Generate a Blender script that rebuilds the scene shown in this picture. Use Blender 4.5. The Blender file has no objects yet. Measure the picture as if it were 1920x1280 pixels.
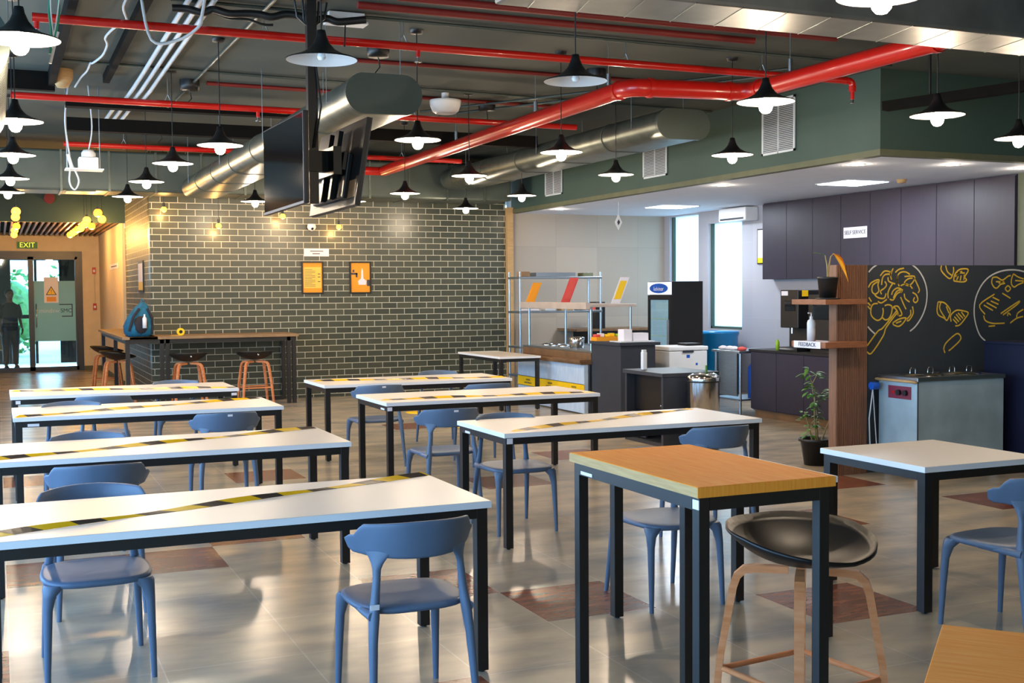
import bpy, bmesh, math, random
from mathutils import Vector, Matrix
random.seed(7)
PI = math.pi
S = bpy.context.scene
C = S.collection

# ------------------------------------------------------------------ camera
f_px, yaw, pitch, roll, CAMH = 2213.9, .41057, .04288, .00756, 1.655
fwd = Vector((math.sin(yaw)*math.cos(pitch), math.cos(yaw)*math.cos(pitch), -math.sin(pitch)))
right = Vector((math.cos(yaw), -math.sin(yaw), 0))
down = fwd.cross(right)
r2 = right*math.cos(roll) + down*math.sin(roll)
d2 = -right*math.sin(roll) + down*math.cos(roll)
cam = bpy.data.cameras.new('camera'); cam.lens = f_px/1920*36; cam.sensor_width = 36
cam.clip_end = 200
cam_o = bpy.data.objects.new('camera', cam); C.objects.link(cam_o)
cam_o.matrix_world = Matrix(((r2.x, -d2.x, -fwd.x, 0), (r2.y, -d2.y, -fwd.y, 0), (r2.z, -d2.z, -fwd.z, CAMH), (0, 0, 0, 1)))
S.camera = cam_o

# ------------------------------------------------------------------ colour management, world, daylight
S.view_settings.view_transform = 'Standard'; S.view_settings.look = 'None'
S.view_settings.gamma = 1; S.view_settings.exposure = 0.27
S.view_settings.use_curve_mapping = False
S.cycles.use_denoising = True
S.cycles.max_bounces = 8; S.cycles.diffuse_bounces = 4; S.cycles.glossy_bounces = 4; S.cycles.transmission_bounces = 6
S.cycles.sample_clamp_indirect = 6
S.cycles.caustics_reflective = False; S.cycles.caustics_refractive = False
W = bpy.data.worlds.new('sky'); S.world = W; W.use_nodes = True
wb = W.node_tree.nodes['Background']
tc = W.node_tree.nodes.new('ShaderNodeTexCoord'); sp = W.node_tree.nodes.new('ShaderNodeSeparateXYZ')
rp = W.node_tree.nodes.new('ShaderNodeValToRGB')
W.node_tree.links.new(tc.outputs['Generated'], sp.inputs[0]); W.node_tree.links.new(sp.outputs['Z'], rp.inputs[0]); W.node_tree.links.new(rp.outputs[0], wb.inputs[0])
rp.color_ramp.elements[0].position = 0.0; rp.color_ramp.elements[0].color = (.40, .69, 1.0, 1)
rp.color_ramp.elements[1].position = .6; rp.color_ramp.elements[1].color = (.22, .50, 1.0, 1)
wb.inputs[1].default_value = 8.5

def portal(loc, rot, sx, sy):
    l = bpy.data.lights.new('window_daylight', 'AREA'); l.shape = 'RECTANGLE'; l.size = sx; l.size_y = sy
    l.cycles.is_portal = True
    o = bpy.data.objects.new('window_daylight', l); o.location = loc; o.rotation_euler = rot; C.objects.link(o)
# daylight enters through the glazed left wall, the entry and the wall behind the camera
portal((-3.3, 6.0, 1.9), (0, -PI/2, 0), 2.9, 19)
portal((.85, 30.4, 1.4), (-PI/2, 0, 0), 1.6, 2.6)

PEND_W, BULB_W, GLOBE_W, DOWN_W, PANEL_W = 36, 7, 42, 2.5, 60

# ------------------------------------------------------------------ helpers
def lin(c):
    c = c/255.0
    return c/12.92 if c <= .04045 else ((c+.055)/1.055)**2.4
def rgb(r, g, b): return (lin(r), lin(g), lin(b), 1)

def mat(name, col, rough=.5, metal=0.0, var=.08, scale=6.0, stretch=(1, 1, 1), emit=None, estr=0, bump=0.0, trans=0, alpha=1, coat=0, spec=.5, col2=None, det=3):
    m = bpy.data.materials.new(name); m.use_nodes = True
    nt = m.node_tree; n = nt.nodes; L = nt.links; b = n['Principled BSDF']
    b.inputs['Roughness'].default_value = rough; b.inputs['Metallic'].default_value = metal
    b.inputs['Specular IOR Level'].default_value = spec
    t = n.new('ShaderNodeTexCoord'); mp = n.new('ShaderNodeMapping'); mp.inputs['Scale'].default_value = stretch
    no = n.new('ShaderNodeTexNoise'); no.inputs['Scale'].default_value = scale; no.inputs['Detail'].default_value = det
    L.new(t.outputs['Object'], mp.inputs[0]); L.new(mp.outputs[0], no.inputs['Vector'])
    cr = n.new('ShaderNodeValToRGB')
    c2 = rgb(*col2) if col2 else tuple(min(1, x*(1+var)) for x in rgb(*col)[:3])+(1,)
    c1 = rgb(*col) if col2 else tuple(x*(1-var) for x in rgb(*col)[:3])+(1,)
    cr.color_ramp.elements[0].color = c1; cr.color_ramp.elements[0].position = .3
    cr.color_ramp.elements[1].color = c2; cr.color_ramp.elements[1].position = .7
    L.new(no.outputs['Fac'], cr.inputs[0]); L.new(cr.outputs[0], b.inputs['Base Color'])
    if emit:
        b.inputs['Emission Color'].default_value = rgb(*emit); b.inputs['Emission Strength'].default_value = estr
    if bump:
        bp = n.new('ShaderNodeBump'); bp.inputs['Strength'].default_value = bump; bp.inputs['Distance'].default_value = .01
        L.new(no.outputs['Fac'], bp.inputs['Height']); L.new(bp.outputs[0], b.inputs['Normal'])
    if trans: b.inputs['Transmission Weight'].default_value = trans
    if alpha < 1: b.inputs['Alpha'].default_value = alpha
    if coat: b.inputs['Coat Weight'].default_value = coat
    return m

def brickmat(name, c1, c2, mortar, bw, bh, ms, off, axes='xz', shift=(0, 0), rough=.35, bump=.4, rough2=None):
    m = mat(name, c1, rough); nt = m.node_tree; n = nt.nodes; L = nt.links; b = n['Principled BSDF']
    t = n.new('ShaderNodeTexCoord'); s = n.new('ShaderNodeSeparateXYZ'); cb = n.new('ShaderNodeCombineXYZ')
    L.new(t.outputs['Object'], s.inputs[0])
    for i, a in enumerate(axes):
        ad = n.new('ShaderNodeMath'); ad.operation = 'ADD'; ad.inputs[1].default_value = shift[i]
        L.new(s.outputs['xyz'.index(a)], ad.inputs[0]); L.new(ad.outputs[0], cb.inputs[i])
    br = n.new('ShaderNodeTexBrick'); br.offset = off; br.inputs['Scale'].default_value = 1
    br.inputs['Brick Width'].default_value = bw; br.inputs['Row Height'].default_value = bh
    br.inputs['Mortar Size'].default_value = ms; br.inputs['Mortar Smooth'].default_value = .15; br.inputs['Bias'].default_value = 0
    br.inputs['Color1'].default_value = rgb(*c1); br.inputs['Color2'].default_value = rgb(*c2); br.inputs['Mortar'].default_value = rgb(*mortar)
    L.new(cb.outputs[0], br.inputs['Vector']); L.new(br.outputs['Color'], b.inputs['Base Color'])
    if bump:
        bp = n.new('ShaderNodeBump'); bp.inputs['Strength'].default_value = bump; bp.inputs['Distance'].default_value = .01; bp.invert = True
        L.new(br.outputs['Fac'], bp.inputs['Height']); L.new(bp.outputs[0], b.inputs['Normal'])
    return m

class MB:
    def __init__(s): s.v = []; s.f = []; s.sm = []; s.mi = []; s.m = 0
    def add(s, vs, fs, sm=False):
        o = len(s.v); s.v += [tuple(x) for x in vs]
        for f in fs: s.f.append([i+o for i in f]); s.sm.append(sm); s.mi.append(s.m)
        return s
    def bx(s, x0, x1, y0, y1, z0, z1):
        x0, x1 = min(x0, x1), max(x0, x1); y0, y1 = min(y0, y1), max(y0, y1); z0, z1 = min(z0, z1), max(z0, z1)
        v = [(x, y, z) for z in (z0, z1) for y in (y0, y1) for x in (x0, x1)]
        return s.add(v, [(0, 2, 3, 1), (4, 5, 7, 6), (0, 1, 5, 4), (2, 6, 7, 3), (0, 4, 6, 2), (1, 3, 7, 5)])
    def box(s, c, d): return s.bx(c[0]-d[0]/2, c[0]+d[0]/2, c[1]-d[1]/2, c[1]+d[1]/2, c[2]-d[2]/2, c[2]+d[2]/2)
    def loft(s, rings, closed=True, caps=True, sm=True):
        k = len(rings[0]); vs = [p for r in rings for p in r]; fs = []
        for i in range(len(rings)-1):
            for j in range(k if closed else k-1):
                a = i*k+j; b = i*k+(j+1) % k
                fs.append((a, b, b+k, a+k))
        s.add(vs, fs, sm)
        if caps and closed:
            s.add(rings[0], [tuple(range(k))[::-1]]); s.add(rings[-1], [tuple(range(k))])
        return s
    def tube(s, pts, r, n=10, sm=True, caps=True, sq=None):
        pts = [Vector(p) for p in pts]; rs = r if isinstance(r, (list, tuple)) else [r]*len(pts)
        t = [(pts[min(i+1, len(pts)-1)]-pts[max(i-1, 0)]).normalized() for i in range(len(pts))]
        up = Vector((0, 0, 1)) if abs(t[0].z) < .9 else Vector((1, 0, 0))
        u = t[0].cross(up).normalized(); rings = []
        for i, p in enumerate(pts):
            u = (u - t[i]*u.dot(t[i])).normalized(); w = t[i].cross(u)
            ring = []
            for k in range(n):
                a = 2*PI*k/n + (PI/4 if n == 4 else 0)
                cx, cy = math.cos(a), math.sin(a)
                if sq: cx *= sq[0]; cy *= sq[1]
                ring.append(p + (u*cx + w*cy)*rs[i])
            rings.append(ring)
        return s.loft(rings, caps=caps, sm=sm and n > 4)
    def vrod(s, pts, rad, n=12):   # rings stay horizontal; a third radius entry turns the ellipse
        out = []
        for p, r in zip(pts, rad):
            t = r[2] if len(r) > 2 else 0; c, q = math.cos(t), math.sin(t)
            out.append([(p[0]+r[0]*math.cos(2*PI*k/n)*c-r[1]*math.sin(2*PI*k/n)*q, p[1]+r[0]*math.cos(2*PI*k/n)*q+r[1]*math.sin(2*PI*k/n)*c, p[2]) for k in range(n)])
        return s.loft(out)
    def lathe(s, prof, c=(0, 0, 0), n=24, caps=False, sm=True):
        return s.loft([[(c[0]+r*math.cos(2*PI*k/n), c[1]+r*math.sin(2*PI*k/n), c[2]+z) for k in range(n)] for r, z in prof], caps=caps, sm=sm)
    def prism(s, poly, u, v, w, o=(0, 0, 0)):  # polygon in basis u,v, extruded by vector w
        u, v, w, o = map(Vector, (u, v, w, o))
        a = [o+u*x+v*y for x, y in poly]; b = [p+w for p in a]; n = len(a)
        s.add(a+b, [tuple(range(n)), tuple(range(2*n-1, n-1, -1))]+[(i, i+n, (i+1) % n+n, (i+1) % n) for i in range(n)])
        return s
    def ico(s, c, r, n=12, m=8, sc=(1, 1, 1)):
        prof = [(max(1e-4, r*math.sin(PI*i/m)), -r*math.cos(PI*i/m)) for i in range(m+1)]
        return s.loft([[(c[0]+sc[0]*rr*math.cos(2*PI*k/n), c[1]+sc[1]*rr*math.sin(2*PI*k/n), c[2]+sc[2]*z) for k in range(n)] for rr, z in prof], caps=False)
    def build(s, name, m, parent=None, bevel=0, seg=2, xf=None):
        me = bpy.data.meshes.new(name)
        vs = s.v if xf is None else [tuple(xf @ Vector(p)) for p in s.v]
        me.from_pydata(vs, [], s.f)
        ms = m if isinstance(m, (list, tuple)) else [m]
        for x in ms: me.materials.append(x)
        for p, sm, mi in zip(me.polygons, s.sm, s.mi): p.use_smooth = sm; p.material_index = mi
        bm = bmesh.new(); bm.from_mesh(me); bmesh.ops.recalc_face_normals(bm, faces=bm.faces[:]); bm.to_mesh(me); bm.free()
        me.update()
        o = bpy.data.objects.new(name, me); C.objects.link(o)
        if parent: o.parent = parent
        if bevel:
            b = o.modifiers.new('bevel', 'BEVEL'); b.width = bevel; b.segments = seg; b.limit_method = 'ANGLE'; b.angle_limit = math.radians(40)
        return o

def root(name, loc=(0, 0, 0), rz=0, label=None, cat=None, group=None):
    o = bpy.data.objects.new(name, None); C.objects.link(o); o.location = loc; o.rotation_euler = (0, 0, rz); o.empty_display_size = .1
    return tag(o, label, cat, group)
def tag(o, label=None, cat=None, group=None, kind=None):
    if label: o['label'] = label
    if cat: o['category'] = cat
    if group: o['group'] = group
    if kind: o['kind'] = kind
    return o
def struct(o, label=None):
    o['kind'] = 'structure'
    if label: o['label'] = label
    return o
def copy_tree(o, parent=None):
    c = o.copy(); C.objects.link(c)
    if parent: c.parent = parent
    for ch in list(o.children): copy_tree(ch, c)
    return c
def text(name, s, o, u, v, size, m, parent=None, th=.002, align='CENTER'):
    cu = bpy.data.curves.new('txt', 'FONT'); cu.body = s; cu.size = size; cu.align_x = align; cu.align_y = 'CENTER'; cu.extrude = th/2; cu.space_line = 1.0
    tmp = bpy.data.objects.new('txt', cu); C.objects.link(tmp)
    bpy.context.view_layer.update()
    me = bpy.data.meshes.new_from_object(tmp.evaluated_get(bpy.context.evaluated_depsgraph_get()))
    bpy.data.objects.remove(tmp); bpy.data.curves.remove(cu)
    u, v, o = Vector(u), Vector(v), Vector(o); w = u.cross(v)
    for p in me.vertices: p.co = o+u*p.co.x+v*p.co.y+w*p.co.z
    me.materials.clear(); me.materials.append(m); me.name = name
    ob = bpy.data.objects.new(name, me); C.objects.link(ob)
    if parent: ob.parent = parent
    return ob
UX, UY, UZ = Vector((1, 0, 0)), Vector((0, 1, 0)), Vector((0, 0, 1))

# ------------------------------------------------------------------ materials
M = {}
M['ceil'] = mat('ceiling_paint', (70, 74, 66), .85, var=.1, scale=1.5)
M['green'] = mat('dark_green_paint', (56, 76, 68), .7, var=.06, scale=1.5)
M['olive'] = mat('olive_trim_paint', (92, 94, 70), .7)
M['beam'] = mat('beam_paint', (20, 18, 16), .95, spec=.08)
M['beige'] = mat('warm_beige_paint', (216, 196, 160), .8, var=.04)
M['white'] = mat('white_paint', (232, 234, 244), .7, var=.02)
M['brick'] = brickmat('green_grey_tiles', (76, 77, 62), (60, 64, 54), (186, 180, 158), .2535, .0955, .0055, .5, 'xz', (.02, -.049), .3)
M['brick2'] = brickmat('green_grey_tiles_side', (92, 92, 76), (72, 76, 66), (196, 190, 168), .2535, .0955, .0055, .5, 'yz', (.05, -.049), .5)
M['ktile'] = brickmat('large_stone_tiles', (172, 158, 142), (160, 148, 134), (140, 128, 116), .8, 1.2, .002, 0, 'xz', (0, 0), .45, 0)
M['ktile2'] = brickmat('pale_stone_tiles', (166, 165, 172), (158, 158, 166), (170, 168, 170), .6, .6, .003, 0, 'yz', (0, 0), .4, 0)
M['tabletop'] = mat('cream_laminate', (220, 210, 198), .34, var=.02, scale=2)
M['edgew'] = mat('white_edge_band', (236, 236, 238), .35, var=.01)
M['blk'] = mat('black_powder_coated_steel', (14, 14, 16), .4, var=.1, spec=.6)
M['blkp'] = mat('black_plastic', (15, 14, 15), .42, var=.1)
M['blkgl'] = mat('glossy_black_glass', (12, 12, 14), .06, var=.05, spec=.6)
M['chair'] = mat('blue_grey_plastic', (90, 107, 130), .42, var=.05, scale=9, spec=.4)
M['oak'] = mat('orange_oak_laminate', (248, 142, 42), .6, spec=.08, col2=(255, 166, 66), scale=5, stretch=(26, 1.3, 1), det=5)
M['oak2'] = mat('orange_oak_laminate_diagonal', (244, 142, 50), .6, spec=.08, col2=(252, 166, 76), scale=5, stretch=(26, 1.3, 1), det=5)
M['oakedge'] = mat('pale_oak_edge', (196, 160, 112), .55, spec=.15, col2=(178, 142, 96), scale=8, stretch=(1, 1, 12))
M['beech'] = mat('bent_beech_wood', (216, 140, 92), .5, spec=.2, col2=(198, 116, 66), scale=8, stretch=(1, 1, 6))
M['slat'] = mat('reeded_walnut', (112, 76, 56), .5, col2=(138, 98, 74), scale=6, stretch=(20, 20, .6))
M['slate'] = mat('walnut_edge', (150, 96, 64), .5, col2=(128, 80, 52), scale=6, stretch=(2, 2, 12))
M['barwood'] = mat('tan_wood_worktop', (150, 118, 84), .45, col2=(128, 98, 68), scale=5, stretch=(1, 6, 1))
M['brownlam'] = mat('brown_laminate_worktop', (128, 94, 62), .4, col2=(104, 76, 52), scale=5, stretch=(6, 1, 1))
M['cab'] = mat('mauve_grey_laminate', (50, 45, 58), .42, var=.05, scale=3, stretch=(1, 8, 1), spec=.3)
M['dcab'] = mat('charcoal_laminate', (47, 51, 59), .45, var=.05)
M['red'] = mat('red_pipe_enamel', (190, 22, 14), .3, var=.06, coat=.3)
M['dred'] = mat('dark_red_primer', (118, 26, 20), .55, var=.08)
M['steel'] = mat('brushed_steel', (170, 178, 184), .3, 1.0, var=.08, scale=8, stretch=(1, 1, 14))
M['steelm'] = mat('worn_steel_panels', (164, 186, 196), .42, .3, var=.18, scale=3)
M['chrome'] = mat('polished_steel', (205, 205, 205), .14, 1.0, var=.03)
M['mirror'] = mat('chrome_bin', (190, 188, 186), .18, 1.0, var=.03)
M['duct'] = mat('galvanised_sheet', (100, 108, 102), .36, .8, var=.25, scale=5, stretch=(1, 1, 1), bump=.15)
M['dullduct'] = mat('dull_galvanised_sheet', (116, 114, 108), .45, .5, var=.2, scale=4, bump=.2)
M['ductgreen'] = mat('painted_duct', (72, 80, 74), .42, .3, var=.1, scale=3)
M['grillew'] = mat('white_grille_paint', (200, 206, 210), .4, var=.02)
M['cond'] = mat('white_conduit', (190, 190, 192), .5, var=.04)
M['whitep'] = mat('white_plastic', (226, 226, 226), .4, var=.02)
M['shadein'] = mat('white_enamel_inside', (236, 236, 236), .4, var=.01)
M['mural'] = mat('blackboard_panel', (44, 50, 56), .6, var=.12, scale=1.2)
M['yel'] = mat('yellow_line_paint', (205, 168, 52), .6, var=.1, scale=30)
M['chalk'] = mat('white_line_paint', (196, 194, 190), .6, var=.05)
M['navy'] = mat('navy_laminate', (14, 20, 48), .5)
M['green_leaf'] = mat('leaf_green', (70, 122, 38), .5, var=.35, scale=12)
M['yleaf'] = mat('yellow_leaf', (232, 156, 18), .5, var=.15)
M['stem'] = mat('plant_stem', (150, 134, 84), .6, var=.2)
M['soil'] = mat('potting_soil', (40, 30, 24), .9, var=.3, scale=40)
M['orange'] = mat('orange_print', (232, 150, 20), .5, var=.06, scale=3)
M['lorange'] = mat('pale_orange_print', (238, 190, 76), .5, var=.04)
M['redcard'] = mat('red_print', (206, 74, 66), .5, var=.05)
M['yelcard'] = mat('yellow_print', (246, 196, 10), .5, var=.05)
M['paper'] = mat('white_paper', (228, 222, 226), .6, var=.02)
M['ink'] = mat('dark_ink', (60, 58, 66), .6)
M['bluep'] = mat('blue_plastic', (20, 88, 190), .35, var=.1)
M['teal'] = mat('teal_fabric', (14, 92, 124), .8, var=.25, scale=14, bump=.3)
M['dark_fab'] = mat('dark_fabric', (38, 34, 40), .85, var=.2, scale=14)
M['bluewood'] = mat('whitewashed_blue_planks', (206, 218, 230), .5, col2=(176, 198, 220), scale=5, stretch=(1, 8, 1.2))
M['greenpl'] = mat('lime_plastic', (150, 190, 40), .5)
M['amber'] = mat('amber_glass_bulb', (255, 180, 60), .1, emit=(255, 150, 38), estr=9)
M['ambglobe'] = mat('amber_globe_glass', (255, 170, 60), .05, emit=(255, 150, 40), estr=3, trans=.0, alpha=.75)
M['bulb'] = mat('lit_bulb', (255, 240, 220), .3, emit=(255, 226, 190), estr=60)
M['lens'] = mat('lit_diffuser', (255, 255, 255), .3, emit=(255, 236, 200), estr=7)
M['panel'] = mat('lit_led_panel', (255, 255, 255), .3, emit=(225, 240, 255), estr=9)
M['skin'] = mat('skin', (120, 82, 62), .6)

# floor: mottled concrete tiles with a fine grout grid
TX, TY, TX0, TY0 = .62, .63, 1.25, 4.66
def floor_mat():
    m = brickmat('polished_concrete_tiles', (196, 184, 164), (186, 176, 160), (206, 198, 184), TX, TY, .0035, 0, 'xy', (-(TX0 % TX), -(TY0 % TY)), .2, 0)
    nt = m.node_tree; n = nt.nodes; L = nt.links; b = n['Principled BSDF']
    br = [x for x in n if x.type == 'TEX_BRICK'][0]
    t = n.new('ShaderNodeTexCoord'); mp = n.new('ShaderNodeMapping'); mp.inputs['Scale'].default_value = (1.0, 2.2, 1); mp.inputs['Rotation'].default_value = (0, 0, .35)
    no = n.new('ShaderNodeTexNoise'); no.inputs['Scale'].default_value = 1.8; no.inputs['Detail'].default_value = 4; no.inputs['Roughness'].default_value = .5
    L.new(t.outputs['Object'], mp.inputs[0]); L.new(mp.outputs[0], no.inputs['Vector'])
    cr = n.new('ShaderNodeValToRGB'); cr.color_ramp.elements[0].color = (.40, .42, .46, 1); cr.color_ramp.elements[0].position = .28
    cr.color_ramp.elements[1].color = (1.0, .90, .74, 1); cr.color_ramp.elements[1].position = .72
    L.new(no.outputs['Fac'], cr.inputs[0])
    mx = n.new('ShaderNodeMix'); mx.data_type = 'RGBA'; mx.blend_type = 'MULTIPLY'; mx.inputs[0].default_value = .85
    L.new(br.outputs['Color'], mx.inputs[6]); L.new(cr.outputs[0], mx.inputs[7]); L.new(mx.outputs[2], b.inputs['Base Color'])
    rr = n.new('ShaderNodeMapRange'); rr.inputs[3].default_value = .21; rr.inputs[4].default_value = .27
    L.new(no.outputs['Fac'], rr.inputs[0]); L.new(rr.outputs[0], b.inputs['Roughness'])
    return m
M['floor'] = floor_mat()
M['redtile'] = mat('rust_wood_tile', (92, 50, 40), .26, col2=(140, 88, 66), scale=3, stretch=(1.4, 6, 1), det=6)

# ------------------------------------------------------------------ the setting
CZ, KZ = 3.8, 2.957
b = MB()
red = {(2, 1), (4, 0), (-2, 4), (-1, 4), (1, 9), (1, 2), (0, 5), (6, 9), (6, 3), (0, -1), (-2, 10), (4, 7), (8, 5), (9, 1), (8, 12), (5, 14), (9, 3), (-3, 1), (6, -2)}
for i in range(-8, 22):
    for j in range(-14, 38):
        b.m = 1 if (i, j) in red else 0
        x, y = TX0+TX*i, TY0+TY*j
        b.add([(x, y, 0), (x+TX, y, 0), (x+TX, y+TY, 0), (x, y+TY, 0)], [(0, 1, 2, 3)])
b.m = 0
fl = struct(b.build('floor', [M['floor'], M['redtile']]))
def slab(name, x0, x1, y0, y1, z0, z1, m): return struct(MB().bx(x0, x1, y0, y1, z0, z1).build(name, m))
slab('ceiling', -3.6, 14.6, -4.2, 27.4, CZ, CZ+.15, M['ceil'])
slab('wall_back', 2.1, 7.86, 18.3, 18.5, 0, CZ, M['brick'])
slab('wall_side', 2.1, 2.3, 18.5, 21.95, 0, CZ, M['brick2'])
# brick end face of the corner turns the same tiles onto the side
slab('trim_1', 7.86, 7.97, 18.22, 18.5, 0, 3.05, M['oakedge'])
slab('wall_kitchen_back', 7.97, 11.2, 18.3, 18.5, 0, CZ, M['ktile'])
# kitchen right wall with two frosted windows
b = MB()
for y0, y1, z0, z1 in ((8.4, 15.9, 0, CZ), (15.9, 16.88, 0, 1.0), (15.9, 16.88, 2.75, CZ), (16.88, 17.18, 0, CZ), (17.18, 18.12, 0, 1.0), (17.18, 18.12, 2.93, CZ), (18.12, 18.5, 0, CZ)):
    b.bx(10.95, 11.2, y0, y1, z0, z1)
struct(b.build('wall_kitchen_right', M['ktile2']))
frost = bpy.data.materials.new('frosted_glass'); frost.use_nodes = True
nt = frost.node_tree; bs = nt.nodes['Principled BSDF']; tl = nt.nodes.new('ShaderNodeBsdfTranslucent'); tl.inputs[0].default_value = (.94, .99, .97, 1)
no = nt.nodes.new('ShaderNodeTexNoise'); no.inputs['Scale'].default_value = 2
mxs = nt.nodes.new('ShaderNodeMixShader'); mxs.inputs[0].default_value = .75; bs.inputs['Roughness'].default_value = .3; bs.inputs['Base Color'].default_value = (.7, .85, .85, 1)
nt.links.new(bs.outputs[0], mxs.inputs[1]); nt.links.new(tl.outputs[0], mxs.inputs[2]); nt.links.new(mxs.outputs[0], nt.nodes['Material Output'].inputs[0])
for k, (y0, y1, z1) in enumerate(((15.9, 16.88, 2.75), (17.18, 18.12, 2.93))):
    w = struct(MB().bx(11.05, 11.06, y0, y1, 1.0, z1).build('window_%d' % (k+1), frost))
    MB().bx(11.0, 11.1, y0, y0+.04, 1.0, z1).bx(11.0, 11.1, y1-.04, y1, 1.0, z1).bx(11.0, 11.1, y0, y1, 1.0, 1.04).build('frame', M['green'], w)
slab('wall_right', 14.0, 14.2, -4, 9.3, 0, CZ, M['green'])
slab('wall_front', -3.4, 14.2, -4.0, -3.8, 0, CZ, M['beige'])
# soffit over the kitchen
slab('trim_2', 7.97, 8.07, 9.23, 18.3, KZ+.05, CZ, M['green'])
slab('trim_3', 8.07, 14.0, 9.23, 9.33, KZ+.05, CZ, M['green'])
struct(MB().bx(7.962, 8.07, 9.222, 18.3, KZ-.002, KZ+.06).bx(8.07, 14.0, 9.222, 9.33, KZ-.002, KZ+.06).build('trim_4', M['olive']))
slab('ceiling_kitchen', 8.07, 14.0, 9.33, 18.3, KZ, KZ+.05, M['white'])
slab('wall_olive', 11.2, 11.4, 9.33, 15.5, 0, KZ, M['olive'])
slab('wall_far_right', 11.2, 14.0, 9.9, 10.0, 0, KZ, M['olive'])
# left glazed wall: sill, head, mullions, panes
b = MB().bx(-3.4, -3.3, -4, 27.4, 0, .45).bx(-3.4, -3.3, -4, 27.4, 3.3, CZ).bx(-3.4, -3.3, 15.6, 27.4, .45, 3.3).bx(-3.4, -3.3, -4, -3.4, .45, 3.3)
struct(b.build('wall_left', M['beige']))
for k in range(6):
    y0 = -3.4+k*3.1666; y1 = y0+3.1666
    w = struct(MB().bx(-3.36, -3.32, y0, y0+.06, .45, 3.3).bx(-3.36, -3.32, y1-.06, y1, .45, 3.3).bx(-3.36, -3.32, y0, y1, .45, .51).bx(-3.36, -3.32, y0, y1, 3.24, 3.3).build('window_%d' % (k+3), M['blk']))
# entry: dropped beam, slatted ceiling, beige walls, glazed door
slab('trim_5', -3.3, 2.1, 21.9, 22.0, 2.9, CZ, M['green'])
b = MB().bx(-3.3, 2.06, 22.0, 27.2, 2.97, 3.0)
b.m = 1
x = -3.25
while x < 2.0: b.bx(x, x+.035, 22.0, 27.2, 2.9, 2.97); x += .1
struct(b.build('ceiling_entry', [M['beam'], M['brownlam']]))
slab('wall_entry_right', 2.05, 2.1, 21.96, 27.2, 0, CZ, M['beige'])
struct(MB().bx(-3.3, 2.1, 27.2, 27.35, 2.575, 3.0).bx(1.7, 2.1, 27.2, 27.35, 0, 2.575).bx(-3.3, -1.3, 27.2, 27.35, 0, 2.575).build('wall_entry_back', M['beige']))
struct(MB().bx(2.035, 2.05, 21.96, 27.2, 0, .1).bx(1.7, 2.035, 27.185, 27.2, 0, .1).build('baseboard_entry', M['olive']))
# glazed entrance
gl = bpy.data.materials.new('clear_door_glass'); gl.use_nodes = True; nt = gl.node_tree
tr = nt.nodes.new('ShaderNodeBsdfTransparent'); tr.inputs[0].default_value = (.86, .95, .92, 1); gg = nt.nodes.new('ShaderNodeBsdfGlossy'); gg.inputs['Roughness'].default_value = .02
mxs = nt.nodes.new('ShaderNodeMixShader'); lw = nt.nodes.new('ShaderNodeLayerWeight'); fr = nt.nodes.new('ShaderNodeMath'); fr.operation = 'POWER'; fr.inputs[1].default_value = 4
fr2 = nt.nodes.new('ShaderNodeMath'); fr2.operation = 'MULTIPLY_ADD'; fr2.inputs[1].default_value = .5; fr2.inputs[2].default_value = .04
nt.links.new(lw.outputs['Facing'], fr.inputs[0]); nt.links.new(fr.outputs[0], fr2.inputs[0]); nt.links.new(fr2.outputs[0], mxs.inputs[0]); nt.links.new(tr.outputs[0], mxs.inputs[1]); nt.links.new(gg.outputs[0], mxs.inputs[2]); nt.links.new(mxs.outputs[0], nt.nodes['Material Output'].inputs[0])
film = bpy.data.materials.new('green_frosted_film'); film.use_nodes = True; nt = film.node_tree
bs = nt.nodes['Principled BSDF']; bs.inputs['Base Color'].default_value = rgb(168, 190, 176); bs.inputs['Roughness'].default_value = .5
tl = nt.nodes.new('ShaderNodeBsdfTranslucent'); tl.inputs[0].default_value = rgb(186, 212, 196); nno = nt.nodes.new('ShaderNodeTexNoise'); nno.inputs['Scale'].default_value = 1.2
mxs = nt.nodes.new('ShaderNodeMixShader'); mxs.inputs[0].default_value = .6
nt.links.new(bs.outputs[0], mxs.inputs[1]); nt.links.new(tl.outputs[0], mxs.inputs[2]); nt.links.new(mxs.outputs[0], nt.nodes['Material Output'].inputs[0])
D = struct(MB().bx(-1.3, 1.7, 27.18, 27.3, 2.46, 2.575).bx(1.6, 1.7, 27.18, 27.3, 0, 2.46).bx(-1.3, -1.2, 27.18, 27.3, 0, 2.46).bx(-1.2, 1.6, 27.18, 27.3, 0, .02).build('door_1', M['blk']))
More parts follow.
